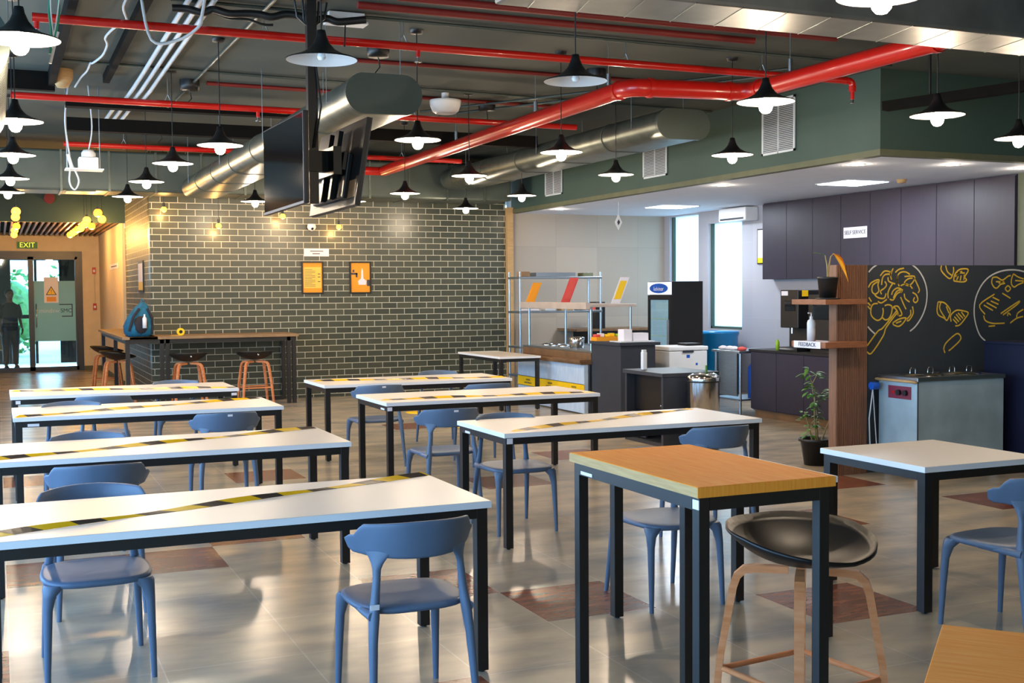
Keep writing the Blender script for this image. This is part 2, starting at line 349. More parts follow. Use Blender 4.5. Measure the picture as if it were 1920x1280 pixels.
for x0, x1, nm in ((.66, 1.6, 'door_leaf'), (-.3, .66, 'door_leaf')):
    lf = MB().bx(x0, x0+.06, 27.2, 27.26, .02, 2.46).bx(x1-.05, x1, 27.2, 27.26, .02, 2.46).bx(x0, x1, 27.2, 27.26, .02, .1).bx(x0, x1, 27.2, 27.26, 2.4, 2.46).build(nm, M['blk'], D)
    MB().bx(x0+.06, x1-.05, 27.225, 27.235, .1, 2.4).build('glass_pane', gl, lf)
    if x0 > 0:
        MB().bx(x0+.06, x1-.05, 27.218, 27.222, .65, 1.94).build('frosted_film', film, lf)
        MB().tube([(x0+.1, 27.2, .95), (x0+.1, 27.14, .98), (x0+.1, 27.14, 1.42), (x0+.1, 27.2, 1.45)], .012).build('pull_handle', M['chrome'], lf)
        p = Vector((0, 27.212, 0))
        MB().bx(1.22, 1.49, 27.212, 27.217, 1.425, 1.445).bx(1.47, 1.49, 27.212, 27.217, 1.17, 1.445).bx(1.27, 1.49, 27.212, 27.217, 1.17, 1.19).build('bracket_logo', M['ink'], lf)
        text('logo_text', 'mindsw', (1.02, 27.214, 1.3), UX, UZ, .13, M['paper'], lf)
        text('logo_text', 'SMC', (1.36, 27.214, 1.3), UX, UZ, .12, M['ink'], lf)
P = MB().bx(.92, 1.21, 27.2, 27.205, 1.47, 2.02).build('warning_poster', M['paper']); tag(P, 'white warning poster with yellow triangle on the glass door', 'poster')
MB().prism([(-.11, 0), (.11, 0), (0, .19)], UX, UZ, (0, -.003, 0), (1.065, 27.2, 1.64)).build('black_triangle', M['ink'], P)
MB().prism([(-.085, 0), (.085, 0), (0, .145)], UX, UZ, (0, -.003, 0), (1.065, 27.197, 1.655)).build('yellow_triangle', M['yelcard'], P)
text('exclamation_mark', '!', (1.065, 27.192, 1.71), UX, UZ, .12, M['ink'], P)
MB().bx(.97, 1.16, 27.196, 27.2, 1.5, 1.6).build('orange_band', M['orange'], P)
P = MB().bx(.41, .81, 27.16, 27.198, 2.63, 2.77).build('exit_sign', mat('exit_sign_green', (40, 84, 34), .5, emit=(60, 110, 40), estr=.25)); tag(P, 'green EXIT sign above the glass entrance door', 'exit sign')
text('exit_text', 'EXIT', (.61, 27.156, 2.7), UX, UZ, .15, mat('lit_yellow_letters', (230, 230, 90), .5, emit=(220, 225, 80), estr=.9), P)
# vestibule and the outside
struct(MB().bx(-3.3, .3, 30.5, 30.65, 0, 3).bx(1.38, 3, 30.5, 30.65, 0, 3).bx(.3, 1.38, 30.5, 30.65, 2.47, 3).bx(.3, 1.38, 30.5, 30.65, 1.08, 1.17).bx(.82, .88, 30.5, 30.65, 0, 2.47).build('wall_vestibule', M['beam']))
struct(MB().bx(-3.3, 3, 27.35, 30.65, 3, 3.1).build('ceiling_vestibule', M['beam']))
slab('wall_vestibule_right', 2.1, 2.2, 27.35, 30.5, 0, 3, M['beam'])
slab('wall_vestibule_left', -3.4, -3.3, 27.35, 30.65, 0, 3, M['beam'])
tag(MB().bx(-30, 30, 30.66, 60, -.06, -.01).build('outside_ground', mat('pale_paving', (190, 190, 180), .8, var=.1)), kind='structure')
def hedge(x, y, r, h, label):
    b = MB(); rr = random.Random(int(x*10))
    for k in range(260):
        a = rr.uniform(0, 2*PI); z = rr.uniform(.1, h); d = r*math.sqrt(max(.05, 1-((z-h*.5)/(h*.56))**2))*rr.uniform(.75, 1)
        c = Vector((x+d*math.cos(a), y+d*math.sin(a), z)); u = Vector((rr.uniform(-1, 1), rr.uniform(-1, 1), rr.uniform(-1, 1))).normalized(); v = u.orthogonal().normalized(); s = rr.uniform(.08, .16)
        b.add([c-u*s, c-v*s*.5, c+u*s, c+v*s*.5], [(0, 1, 2, 3)])
    b.ico((x, y, h/2), r*.8, 14, 8, (1, 1, h/2/r))
    tag(b.build('garden_bush', M['green_leaf']), label, 'bush')
hedge(.2, 34.5, 1.0, 2.3, 'green garden bush seen through the left glass of the entrance')
hedge(2.5, 36.8, 1.2, 3.0, 'green garden bush seen behind the frosted door leaf')

# ------------------------------------------------------------------ big overhead services
def duct_oval(name, x, z, w, h, y0, y1, m, label, cat='air duct', seams=1.2, endcap=True):
    r = root(name, (x, y0, z), 0, label, cat)
    def ring(y, s=1.0):
        out = []
        for k in range(28):
            a = 2*PI*k/28; cx, cz = math.cos(a), math.sin(a); hw = w/2-h/2
            out.append(((hw if cx > 0 else -hw)+cx*h/2*s, y, cz*h/2*s))
        return out
    L = y1-y0
    MB().loft([ring(0), ring(L)]).build('duct_body', m, r)
    yy = seams
    if seams < .5:
        b = MB()
        while yy < L: b.loft([ring(yy-.008, 1.03), ring(yy+.008, 1.03)]); yy += seams
        b.build('spiral_rib', M['ductgreen'], r)['kind'] = 'stuff'
    else:
        while yy < L: MB().loft([ring(yy-.015, 1.05), ring(yy+.015, 1.05)]).build('seam_collar', M['ductgreen'], r); yy += seams
    if endcap: MB().loft([ring(-.03, 1.05), ring(0.02, 1.05)]).build('end_cap', M['ductgreen'], r)
    yy = .5
    while yy < L:
        for q in (-1, 1): MB().tube([(q*(w/2+.01), yy, 0), (q*(w/2+.01), yy, CZ-z)], .004, 6).build('hanger_rod', M['steel'], r)
        yy += 2.4
duct_oval('oval_duct', 2.67, 3.12, .58, .29, 8.5, 16.9, M['duct'], 'galvanised flat oval duct with grey end cap beside the televisions')
duct_oval('oval_duct', 6.5, 3.35, .62, .3, 10.5, 16.9, M['duct'], 'galvanised flat oval duct running along the green kitchen fascia')
duct_oval('spiral_duct', -.17, 2.93, .5, .46, 6.62, 9.2, M['duct'], 'galvanised round duct at the upper left edge', seams=.09)
# large header duct across the back, in front of the brick wall
r = root('header_duct', (2.3, 17.2, 3.07), 0, 'wide grey sheet metal duct across the top of the tiled wall', 'air duct')
MB().bx(-5.4, 5.2, 0, .75, 0, .55).build('duct_body', M['ductgreen'], r, .03)
x = -5.2
while x < 5.2: MB().bx(x, x+.03, -.012, .0, -.012, .55).bx(x, x+.03, 0, .76, -.012, 0).build('flange', M['duct'], r); x += .62
MB().bx(-1.4, -1.02, .05, .5, -.012, 0).build('access_hatch', M['duct'], r)
# big near duct upper right
r = root('main_duct', (7.5, 5.5, 3.2), 0, 'large galvanised duct crossing the upper right ceiling above the near pendants', 'air duct')
MB().bx(-5, 4, 0, .46, 0, .5).build('duct_body', M['dullduct'], r, .02)
b = MB()
for k in range(30):
    x = -4.9+k*.3; b.tube([(x, .01, .001), (x+.1, .45, .001)], .004, 6)
b.build('stiffener_rib', M['duct'], r)
for k in range(2):
    b = MB().bx(-1.6+k*1.5, -.4+k*1.5, -.012, -.002, .27, .4)
    for q in range(4): b.bx(-1.56+k*1.5, -.44+k*1.5, -.02, -.012, .285+q*.028, .297+q*.028)
    b.build('side_grille', M['blkp'], r)

def pipe(name, pts, rr, m, label, cat='pipe', hang=(), sprk=(), group=None):
    r = root(name, pts[0], 0, label, cat, group); p0 = Vector(pts[0])
    P2 = [Vector(p)-p0 for p in pts]; path = [P2[0]]
    for i in range(1, len(P2)-1):   # rounded elbows
        a, q, c = P2[i-1], P2[i], P2[i+1]; d = min(rr*2.2, (q-a).length/2, (c-q).length/2)
        s, e = q+(a-q).normalized()*d, q+(c-q).normalized()*d
        for t in (0, .25, .5, .75, 1): path.append(s*(1-t)**2+q*2*t*(1-t)+e*t*t)
    path.append(P2[-1])
    MB().tube(path, rr, 14).build('pipe_run', m, r)
    if len(P2) > 2:
        for i in range(1, len(P2)-1):
            for nb in (P2[i-1], P2[i+1]):
                d = (nb-P2[i]).normalized(); s = P2[i]+d*min(rr*2.2, (nb-P2[i]).length*.5); MB().tube([s, s+d*rr*.5], rr*1.12, 14).build('elbow_collar', m, r)
    for h in hang:
        h = Vector(h)-p0; b = MB().tube([h+Vector((0, 0, rr+.05)), h+Vector((0, 0, CZ-p0.z))], .004, 6)
        b.tube([h+Vector((0, 0, rr+.06)), h+Vector((rr+.004, 0, rr*.4)), h+Vector((rr*.7, 0, -rr*.75)), h+Vector((0, 0, -rr-.003)), h+Vector((-rr*.7, 0, -rr*.75)), h+Vector((-rr-.004, 0, rr*.4)), h+Vector((0, 0, rr+.06))], .004, 6) if rr < .05 else b.tube([h+Vector((0, 0, rr+.1)), h+Vector((0, 0, rr))], .02, 6)
        b.build('clevis_hanger', M['steel'], r)
    for h in sprk:
        h = Vector(h)-p0; q = MB().tube([h, h-Vector((0, 0, rr+.05))], .018, 10).build('sprinkler_drop', m, r)
        MB().tube([h-Vector((0, 0, rr+.05)), h-Vector((0, 0, rr+.08))], .012, 8).lathe([(.001, 0), (.03, 0), (.03, -.006), (.001, -.006)], h-Vector((0, 0, rr+.085)), 12).build('sprinkler_head', M['chrome'], q)
    return r
pipe('sprinkler_pipe', [(.27, 9.02, 3.6), (7.42, 8.98, 3.6), (7.42, 8.98, 3.5)], .032, M['red'], 'thin red sprinkler pipe nearest the camera, ending in an elbow by the fascia', 'pipe', [(1.9, 9.01, 3.6), (3.0, 9.0, 3.6), (5.0, 9, 3.6), (6.4, 8.98, 3.6)], [(.3, 9.02, 3.6), (3.12, 9.0, 3.6), (7.42, 8.98, 3.51)])
pipe('sprinkler_pipe', [(.157, 11.94, 3.5), (6.06, 12.06, 3.5)], .032, M['red'], 'second red sprinkler pipe from the camera, passing behind the televisions', 'pipe', [(1.57, 11.97, 3.5), (4.1, 12.02, 3.5)], [(2.45, 11.99, 3.5)])
pipe('sprinkler_pipe', [(.79, 15.57, 3.5), (6.1, 15.78, 3.5)], .032, M['red'], 'red sprinkler pipe farthest back above the tiled wall', 'pipe', [(1.5, 15.6, 3.5), (3.5, 15.68, 3.5), (5.2, 15.74, 3.5)])
pipe('fire_main', [(5.02, 15.97, 3.35), (4.894, 8.733, 3.35), (6.007, 8.645, 3.36), (6.007, 6.2, 3.36), (6.007, 6.2, CZ)], .075, M['red'], 'thick red fire main with two bends running towards the tiled wall', 'pipe', [(4.93, 10.7, 3.35), (4.965, 13.0, 3.35), (4.9, 9.12, 3.35), (6.007, 8.04, 3.36)])
pipe('fire_main_branch', [(4.53, 16.06, 3.35), (5.01, 16.06, 3.35)], .06, M['red'], 'short red branch at the far end of the thick fire main', 'pipe')
for k, (a, c, lb) in enumerate((((2.5, 8.56, 3.78), (6.0, 8.54, 3.78), 'dark red pipe fixed to the ceiling, ending short of the big duct'), ((2.7, 8.22, 3.78), (6.6, 8.2, 3.78), 'dark red ceiling pipe closest to the top edge of the picture'),
        ((2.9, 10.6, 3.78), (6.2, 10.6, 3.78), 'faint dark red ceiling pipe above the oval duct end cap'), ((2.0, 12.3, 3.78), (6.4, 12.45, 3.78), 'dark red ceiling pipe beyond the round ceiling speaker'))):
    pipe('ceiling_pipe', [a, c], .02 if k > 1 else .03, M['dred'], lb)
for k, (a, c) in enumerate((((1.2, 8.9, 3.78), (7.9, 9.0, 3.78)), ((.5, 11.55, 3.78), (7.9, 12.1, 3.78)), ((7.0, 9.4, 3.76), (4.6, 13.2, 3.76)), ((7.3, 9.4, 3.76), (4.9, 13.4, 3.76)), ((1.9, 7.5, 3.77), (1.85, 13.5, 3.77)))):
    tag(MB().tube([a, c], .014, 8).build('ceiling_conduit', M['ductgreen']), ('green painted conduit across the ceiling behind the nearest sprinkler pipe', 'green painted conduit across the ceiling over the white conduits', 'left one of two slanting green conduits above the fire main bend', 'right one of two slanting green conduits above the fire main bend', 'green conduit running away from camera left of the television pole')[k], 'conduit', 'green ceiling conduits')
for k, (x0, x1, y, z, h) in enumerate(((.67, 3.1, 12.6, 3.55, .05), (.72, 3.2, 13.7, 3.5, .14), (3.3, 6.2, 13.4, 3.5, .14))):
    tag(MB().bx(x0, x1, y, y+.14, z-h/2, z+h/2).build('service_beam', M['beam']), ('narrow dark service beam behind the second sprinkler pipe at left', 'deep dark service beam behind the narrow one at left', 'dark service beam between the oval duct and the fire main')[k], 'beam')
slab('trim_6', .5, .56, 6.5, 12.3, 3.66, CZ, M['beam']); slab('trim_7', -1.5, .56, 12.3, 12.4, 3.62, CZ, M['beam'])
slab('trim_8', 1.0, 1.06, 7, 12.3, 3.72, CZ, M['beam'])
# three white conduits
for k in range(3):
    dx = .085*k
    tag(MB().tube([(1.3+dx, 8.6, 3.74), (1.32+dx, 11.9, 3.74), (1.27+dx, 12.2, 3.66), (1.26+dx, 13.0, 3.66), (1.22+dx, 13.5, 3.68), (1.2+dx, 15.0, 3.68)], .02, 8).build('white_conduit', M['cond']),
        ('leftmost', 'middle', 'rightmost')[k]+' of three parallel white conduits bending along the ceiling', 'conduit', 'white conduits')
def smooth(P, m=5, closed=False):
    P = [Vector(p) for p in P]; Q = []
    for i in range(len(P)-1):
        p0, p1, p2, p3 = P[max(i-1, 0)], P[i], P[i+1], P[min(i+2, len(P)-1)]
        for k in range(m):
            t = k/m; Q.append(.5*((2*p1)+(p2-p0)*t+(2*p0-5*p1+4*p2-p3)*t*t+(3*p1-p0-3*p2+p3)*t**3))
    return Q+[P[-1]]
def wobble(a, c, n, amp, seed):
    rr = random.Random(seed); a, c = Vector(a), Vector(c)
    return smooth([a.lerp(c, i/n)+Vector((rr.uniform(-amp, amp), 0, rr.uniform(-amp, amp))) for i in range(n+1)])
r = tag(MB().tube(wobble((1.2, 8.75, 3.68), (2.55, 8.55, 3.66), 14, .018, 3), .028, 8).tube(wobble((1.3, 8.75, 3.66), (1.9, 8.7, 3.62), 6, .02, 5), .01, 6).build('cable_bundle', M['blkp']), 'thick black cable bundle along the ceiling above the televisions', 'cable')
tag(MB().tube(wobble((.95, 8.3, 3.72), (.78, 12.4, 3.7), 12, .04, 9), .01, 6).build('loose_cable', M['cond']), 'thin loose white cable wandering along the ceiling at upper left', 'cable')
tag(MB().tube(smooth([(1.38, 8.4, 3.79), (1.36, 8.5, 3.6), (1.34, 8.55, 3.52), (1.22, 8.7, 3.45), (1.05, 8.8, 3.46), (.98, 8.8, 3.79)]), .012, 6).build('loose_cable', M['cond']), 'white cable loop hanging beside the white conduits', 'cable')
r = root('junction_tray', (2.5, 8.9, CZ-.08), 0, 'white trunking box on the ceiling right of the television pole', 'junction box')
MB().bx(-.14, .14, -.05, .05, 0, .07).build('box', M['whitep'], r, .004); MB().bx(-.16, .16, -.08, .06, -.02, 0).build('cover_plate', M['whitep'], r, .003)
MB().tube([(-.02, -.07, -.02), (-.03, -.07, -.2)], .006, 6).build('plug_lead', M['blkp'], r)
r = root('hanging_wires', (.35, 8.0, 3.1), 0, 'green and white wires hanging from the ceiling beside the nearest left pendant', 'wires')
MB().tube(smooth([(0, 0, CZ-3.1), (.01, 0, .6), (0, 0, .35), (.02, 0, .1)]), .005, 6).tube(smooth([(.05, 0, CZ-3.1), (.06, 0, .5), (.03, 0, .25), (.0, 0, .12)]), .005, 6).build('white_wire', M['cond'], r)
MB().tube(smooth([(.02, 0, .5), (-.01, .01, .35), (.0, 0, .2), (-.01, 0, .06)]), .008, 6).tube(smooth([(.03, 0, .5), (.05, .01, .35), (.03, 0, .2), (.0, 0, .1)]), .008, 6).build('green_wire', mat('green_wire', (30, 120, 90), .5), r)
MB().tube([(.04, 0, .2), (-.01, 0, 0)], .01, 6).build('cable_end', M['cond'], r)
# round white ceiling speaker, smoke detector, black ceiling boxes
r = root('ceiling_speaker', (4.5, 12.1, 3.66), 0, 'round white surface speaker between the fire main and the oval duct end', 'speaker')
MB().lathe([(.001, -.08), (.11, -.08), (.14, -.06), (.165, 0), (.17, .04), (.17, .06), (.04, .065), (.04, .14)], n=28).build('housing', M['whitep'], r); MB().lathe([(.1, -.084), (.001, -.084)], n=20).build('grille', M['grillew'], r)
r = root('smoke_detector', (.62, 12.15, 3.72), 0, 'round beige smoke detector on the dark beam at upper left', 'smoke detector')
MB().lathe([(.001, -.09), (.05, -.09), (.08, -.04), (.1, 0), (.1, .08)], n=20).build('housing', M['oakedge'], r)
BX = [(1.83, 12.3, 'black junction box on the ceiling near the white conduits'), (3.1, 10.0, 'black wireless box hung under the nearest sprinkler pipe'), (5.15, 12.5, 'black ceiling box above the oval duct middle'), (5.4, 10.3, 'black ceiling box left of the fire main bend'), (1.95, 15.6, 'small dark ceiling box at the back above the pendants')]
for x, y, lb in BX:
    r = root('ceiling_box', (x, y, CZ-.1), 0, lb, 'junction box'); MB().lathe([(.001, 0), (.09, 0), (.1, .05), (.1, .1)], n=16).build('box', M['blkp'], r)
    MB().tube([(0, 0, 0), (.02, .02, -.08), (-.03, .0, -.14)], .006, 6).build('lead', M['blkp'], r)
# projector-like router shelf hanging on rods
r = root('hanging_projector', (.84, 13.0, 2.93), 0, 'small white projector on a plate hung from the ceiling at left', 'projector')
MB().bx(-.17, .2, -.12, .12, 0, .012).build('plate', M['whitep'], r); MB().bx(-.04, .15, -.1, .1, .012, .13).build('body', M['whitep'], r, .01)
MB().lathe([(.07, 0), (.07, .05), (.05, .08), (.001, .085)], (.06, 0, .13), 16).build('dome', M['whitep'], r)
MB().tube([(-.1, 0, .012), (-.14, 0, .16)], .018, 8).build('antenna', M['whitep'], r)
MB().tube([(.17, 0, 0), (.17, 0, CZ-2.93)], .006, 6).tube([(-.15, 0, 0), (-.15, 0, CZ-2.93)], .006, 6).build('hanger_rod', M['steel'], r)
MB().tube(smooth([(.06, 0, .2), (.1, 0, .45), (.07, 0, CZ-2.93)]), .008, 6).tube(smooth([(-.12, 0, CZ-2.93), (-.16, 0, .5), (-.12, 0, .1), (-.13, 0, -.12), (-.08, 0, -.2), (-.04, 0, -.1), (-.1, 0, .05)]), .01, 6).build('cable', M['cond'], r)
r = root('wall_siren', (.86, 21.86, 3.3), 0, 'round red sounder on the green beam above the entry', 'alarm'); MB().loft([[(.09*math.cos(a*PI/10), y, .09*math.sin(a*PI/10)) for a in range(20)] for y in (0, -.06)]).build('dome', M['dred'], r)
# security camera on brick wall
r = root('security_camera', (4.53, 18.22, 2.67), 0, 'small white dome camera on the tiled wall under the televisions', 'camera')
MB().lathe([(.06, .05), (.07, 0), (.05, -.04), (.001, -.06)], n=16).bx(-.03, .03, 0, .08, 0, .05).build('housing', M['whitep'], r); MB().ico((0, -.045, -.02), .025, 10, 6).build('lens', M['blkgl'], r)

# fascia grilles
for k, (y0, y1, z0, z1) in enumerate(((10.56, 11.16, 3.15, 3.75), (13.23, 13.84, 3.13, 3.57), (16.31, 16.92, 3.13, 3.52))):
    r = root('air_grille', (7.96, (y0+y1)/2, z0), 0, 'white louvred air grille on the green fascia, '+('nearest the camera', 'middle of three', 'farthest one near the tiled wall')[k], 'air grille', 'fascia air grilles')
    w, h = (y1-y0)/2, z1-z0
    MB().bx(-.012, .0, -w, -w+.025, 0, h).bx(-.012, 0, w-.025, w, 0, h).bx(-.012, 0, -w, w, 0, .025).bx(-.012, 0, -w, w, h-.025, h).bx(-.012, 0, -.006, .006, 0, h).build('frame', M['grillew'], r)
    b = MB(); z = .035
    while z < h-.03: b.add([(-.010, -w+.02, z), (-.010, w-.02, z), (-.001, w-.02, z+.012), (-.001, -w+.02, z+.012), (-.010, -w+.02, z-.002), (-.010, w-.02, z-.002)], [(0, 1, 2, 3), (4, 5, 1, 0)]); z += .02
    b.build('louvres', M['grillew'], r); MB().bx(-.001, .004, -w+.01, w-.01, .01, h-.01).build('backing', M['blkp'], r)

# dark channel upper right
r = root('steel_channel', (7.7, 8.85, 3.36), 0, 'dark brown steel channel hung in front of the right fascia', 'channel')
d = Vector((.62, -2.3, 0)); nrm = Vector((.965, .26, 0))
MB().tube([(0, 0, 0), d], .075, 4, sq=(1, .8)).build('channel', M['beam'], r)
MB().tube([(.12, -.45, 0), (.12, -.45, CZ-3.36)], .012, 6).tube([(.4, -1.48, 0), (.4, -1.48, CZ-3.36)], .012, 6).build('hanger_rod', M['blkp'], r)

# ------------------------------------------------------------------ pendant lamps
def point(loc, w, col, rad, parent, nm='lamp_light'):
    l = bpy.data.lights.new(nm, 'POINT'); l.energy = w; l.color = col; l.shadow_soft_size = rad
    o = bpy.data.objects.new(nm, l); o.location = loc; C.objects.link(o); o.parent = parent; return o
WARM = (1, .80, .58)
def make_pendant():
    r = root('pendant_lamp', (0, 0, 0))
    MB().lathe([(.1925, 0), (.1925, .006), (.17, .014), (.12, .03), (.075, .055), (.045, .09), (.028, .13), (.022, .16), (.001, .165)], n=36).build('shade', M['blkp'], r)
    MB().lathe([(.19, .001), (.165, .009), (.11, .022), (.06, .04), (.03, .055), (.001, .056)], n=36).build('reflector', M['shadein'], r)
    MB().tube([(0, 0, .16), (0, 0, CZ-2.9)], .0045, 6).build('cord', M['blkp'], r)
    MB().lathe([(.001, CZ-2.9-.035), (.05, CZ-2.9-.03), (.055, CZ-2.9)], n=16).build('ceiling_rose', M['blkp'], r)
    return r
def bulbpart(r, lit):
    MB().lathe([(.001, -.076), (.024, -.07), (.04, -.052), (.046, -.03), (.042, -.008), (.028, .016), (.016, .034), (.014, .05)] if lit else [(.001, .0), (.018, .004), (.024, .018), (.018, .036), (.014, .05)], n=18).build('bulb', M['bulb'] if lit else M['shadein'], r)
pp = make_pendant(); pun = None
LP = [(.13, 6.31, 1, 'lit black pendant lamp nearest the upper left corner'), (.15, 9.29, 1, 'lit black pendant at the left edge, second from the front'), (.16, 11.52, 1, 'lit black pendant at the left edge, third from the front'), (.16, 13.86, 1, 'lit black pendant at the left edge, fourth from the front'), (.15, 15.75, 1, 'lit black pendant at the left edge, farthest back above the globe bulbs'),
 (1.63, 6.28, 0, 'unlit black pendant in front of the television pole'), (3.2, 6.37, 0, 'unlit black pendant left of the fire main bend'), (4.74, 6.61, 1, 'lit black pendant in front of the largest fascia grille'), (6.29, 6.68, 1, 'lit black pendant below the dark steel channel'), (7.9, 7.45, 1, 'lit black pendant at the far right edge'),
 (1.76, 10.2, 1, 'lit black pendant left of the televisions, largest of that row'), (1.58, 11.77, 1, 'lit black pendant between the white conduits and the left television'), (1.56, 13.78, 1, 'lit black pendant above the corner of the tiled wall'), (1.57, 15.97, 1, 'lit black pendant nearest the tiled wall corner'),
 (3.21, 9.29, 1, 'lit black pendant right of the televisions'), (4.71, 9.67, 1, 'lit black pendant in front of the second oval duct'), (6.31, 9.32, 1, 'lit black pendant hanging left below the largest fascia grille'), (4.72, 11.97, 1, 'lit black pendant under the middle of the fire main'), (6.18, 11.34, 1, 'lit black pendant in front of the middle fascia grille'),
 (4.79, 14.38, 1, 'lit black pendant above the two framed posters, right of the televisions'), (6.35, 14.23, 1, 'lit black pendant near the farthest fascia grille'), (6.52, 16.69, 1, 'lit black pendant farthest back in front of the tiled wall'), (3.27, 16.29, 1, 'lit black pendant partly hidden behind the left television'), (4.52, 15.88, 1, 'lit black pendant mostly hidden behind the right television'), (3.5, 4.05, 1, 'lit black pendant cut off by the top edge of the picture')]
for i, (x, y, lit, lb) in enumerate(LP):
    r = pp if i == 0 else copy_tree(pp)
    r.location = (x, y, 2.9); tag(r, lb, 'pendant lamp', 'black pendant lamps')
for o in [o for o in C.objects if o.get('category') == 'pendant lamp' and o.parent is None]:
    lit = not o['label'].startswith('unlit'); bulbpart(o, lit)
    if lit: point((0, 0, -.1), PEND_W, WARM, .04, o)
    if 'farthest fascia grille' in o['label'] or 'farthest back in front of the tiled wall' in o['label']:
        for c in list(o.children):
            if c.name.startswith(('cord', 'ceiling_rose')): bpy.data.objects.remove(c)
        MB().tube([(0, 0, .16), (0, 0, .3)], .0045, 6).build('cord', M['blkp'], o)
# bare filament bulbs on cords by the tiled wall
AMB = (1, .55, .16)
for i, (x, z, lb) in enumerate(((2.28, 2.89, 'amber filament bulb nearest the corner of the tiled wall'), (3.07, 2.66, 'amber filament bulb above the bar counter, second from the corner'), (4.04, 2.82, 'amber filament bulb hidden behind the left television'), (4.92, 2.67, 'amber filament bulb above the two framed posters'))):
    r = root('filament_bulb', (x, 18.05, z), 0, lb, 'bulb', 'amber bulbs along the tiled wall')
    MB().tube([(0, 0, .09), (0, 0, CZ-z)], .004, 6).build('cord', M['blkp'], r); MB().tube([(0, 0, .03), (0, 0, .1)], .018, 10).build('socket', M['blkp'], r)
    MB().ico((0, 0, 0), .042, 14, 8).build('bulb', M['amber'], r); point((0, -.0, -.09), BULB_W, AMB, .04, r)
G = []
for x, y in [(1.36, 18.06), (1.53, 19.54), (1.33, 19.89), (1.52, 21.59), (1.37, 21.12), (1.39, 22.34), (1.36, 22.72), (1.36, 23.51), (1.35, 24.14), (1.34, 24.8)]: G.append((x, y, 2.82, 1))
for x, y in [(0.27, 18.05), (0.28, 19.36), (0.33, 21.92), (0.32, 23.39), (0.33, 25.06)]: G.append((x, y, 2.82, 0))
for k, (x, y, z, c) in enumerate(G):
    r = root('globe_bulb', (x, y, z), 0, ('amber globe bulb in the %s group above the entry, number %s from the front' % ('right hand' if c else 'left hand', ('one', 'two', 'three', 'four', 'five', 'six', 'seven', 'eight', 'nine', 'ten', 'eleven')[k if c else k-10])), 'bulb', 'globe bulbs over the entry')
    MB().ico((0, 0, 0), .062, 14, 9).build('globe', M['ambglobe'] if k % 3 == 0 else M['amber'], r); MB().tube([(0, 0, .05), (0, 0, .09)], .018, 8).build('socket', M['blkp'], r)
    MB().tube([(0, 0, .09), (0, 0, (CZ if y < 21.9 else 2.97)-z)], .003, 5).build('cord', M['blkp'], r)
    if k % 3 == 0: point((0, 0, -.12), GLOBE_W, AMB, .05, r)

# kitchen ceiling lights
for k, (x, y, s, lb) in enumerate(((9.72, 11.75, .6, 'square LED ceiling panel above the mauve wall cabinets'), (9.74, 16.05, .6, 'square LED ceiling panel near the frosted windows'))):
    r = root('led_panel', (x, y, KZ), 0, lb, 'ceiling light', 'kitchen LED panels')
    MB().bx(-s/2, s/2, -s/2, s/2, -.012, -.004).build('diffuser', M['panel'], r); MB().bx(-s/2-.02, s/2+.02, -s/2-.02, s/2+.02, -.006, 0).build('frame', M['whitep'], r)
    l = bpy.data.lights.new('panel_light', 'AREA'); l.size = s; l.energy = PANEL_W; l.color = (.82, .9, 1); o = bpy.data.objects.new('panel_light', l); C.objects.link(o); o.parent = r; o.location = (0, 0, -.03)
for k, (x, y, lb) in enumerate(((8.34, 10.0, 'round downlight left of the soffit corner'), (9.31, 9.66, 'round downlight right of the soffit corner'), (8.37, 12.57, 'round downlight between the soffit corner and the middle grille'), (8.3, 17.12, 'round downlight nearest the tiled wall'), (10.33, 9.7, 'round downlight at the right edge of the picture'))):
    r = root('downlight', (x, y, KZ), 0, lb, 'ceiling light', 'round kitchen downlights')
    MB().lathe([(.001, -.008), (.065, -.008), (.07, -.004)], n=20).build('lens', M['lens'], r); MB().lathe([(.07, -.008), (.085, -.006), (.085, 0)], n=20).build('ring', M['whitep'], r)
    point((0, 0, -.08), DOWN_W, (1, .85, .66), .06, r)
r = root('ceiling_sensor', (10.0, 11.2, KZ), 0, 'small cream sensor beside the right LED panel', 'sensor'); MB().lathe([(.001, -.05), (.05, -.04), (.06, 0)], n=14).build('housing', M['oakedge'], r)

# ------------------------------------------------------------------ televisions on a ceiling pole
r = root('tv_ceiling_mount', (2.13, 8.5, CZ), 0, 'black ceiling pole with brackets carrying two televisions', 'tv mount')
MB().bx(-.18, .12, -.09, .09, -.03, 0).build('ceiling_plate', M['blkp'], r); MB().tube([(0, 0, -.03), (0, 0, -1.5)], .045, 4, sq=(1, 1.1)).build('pole', M['blk'], r)
b = MB()
for k in range(5): b.tube([(-.12+.06*k, 0, -.04), (-.1+.05*k, 0, -.16-.03*(k % 2)), (.0, 0, -.24)], .008, 6)
b.build('cable_cluster', M['blkp'], r)
MB().bx(-.16, .16, -.05, .05, -1.27, -1.12).bx(-.16, -.12, -.15, .4, -1.3, -1.1).bx(.1, .16, -.2, .5, -1.3, -1.1).build('bracket', M['blkp'], r)
MB().tube([(.02, -.05, -.5), (.05, -.07, -.8), (.0, -.06, -1.1)], .007, 6).build('cable', M['blkp'], r)
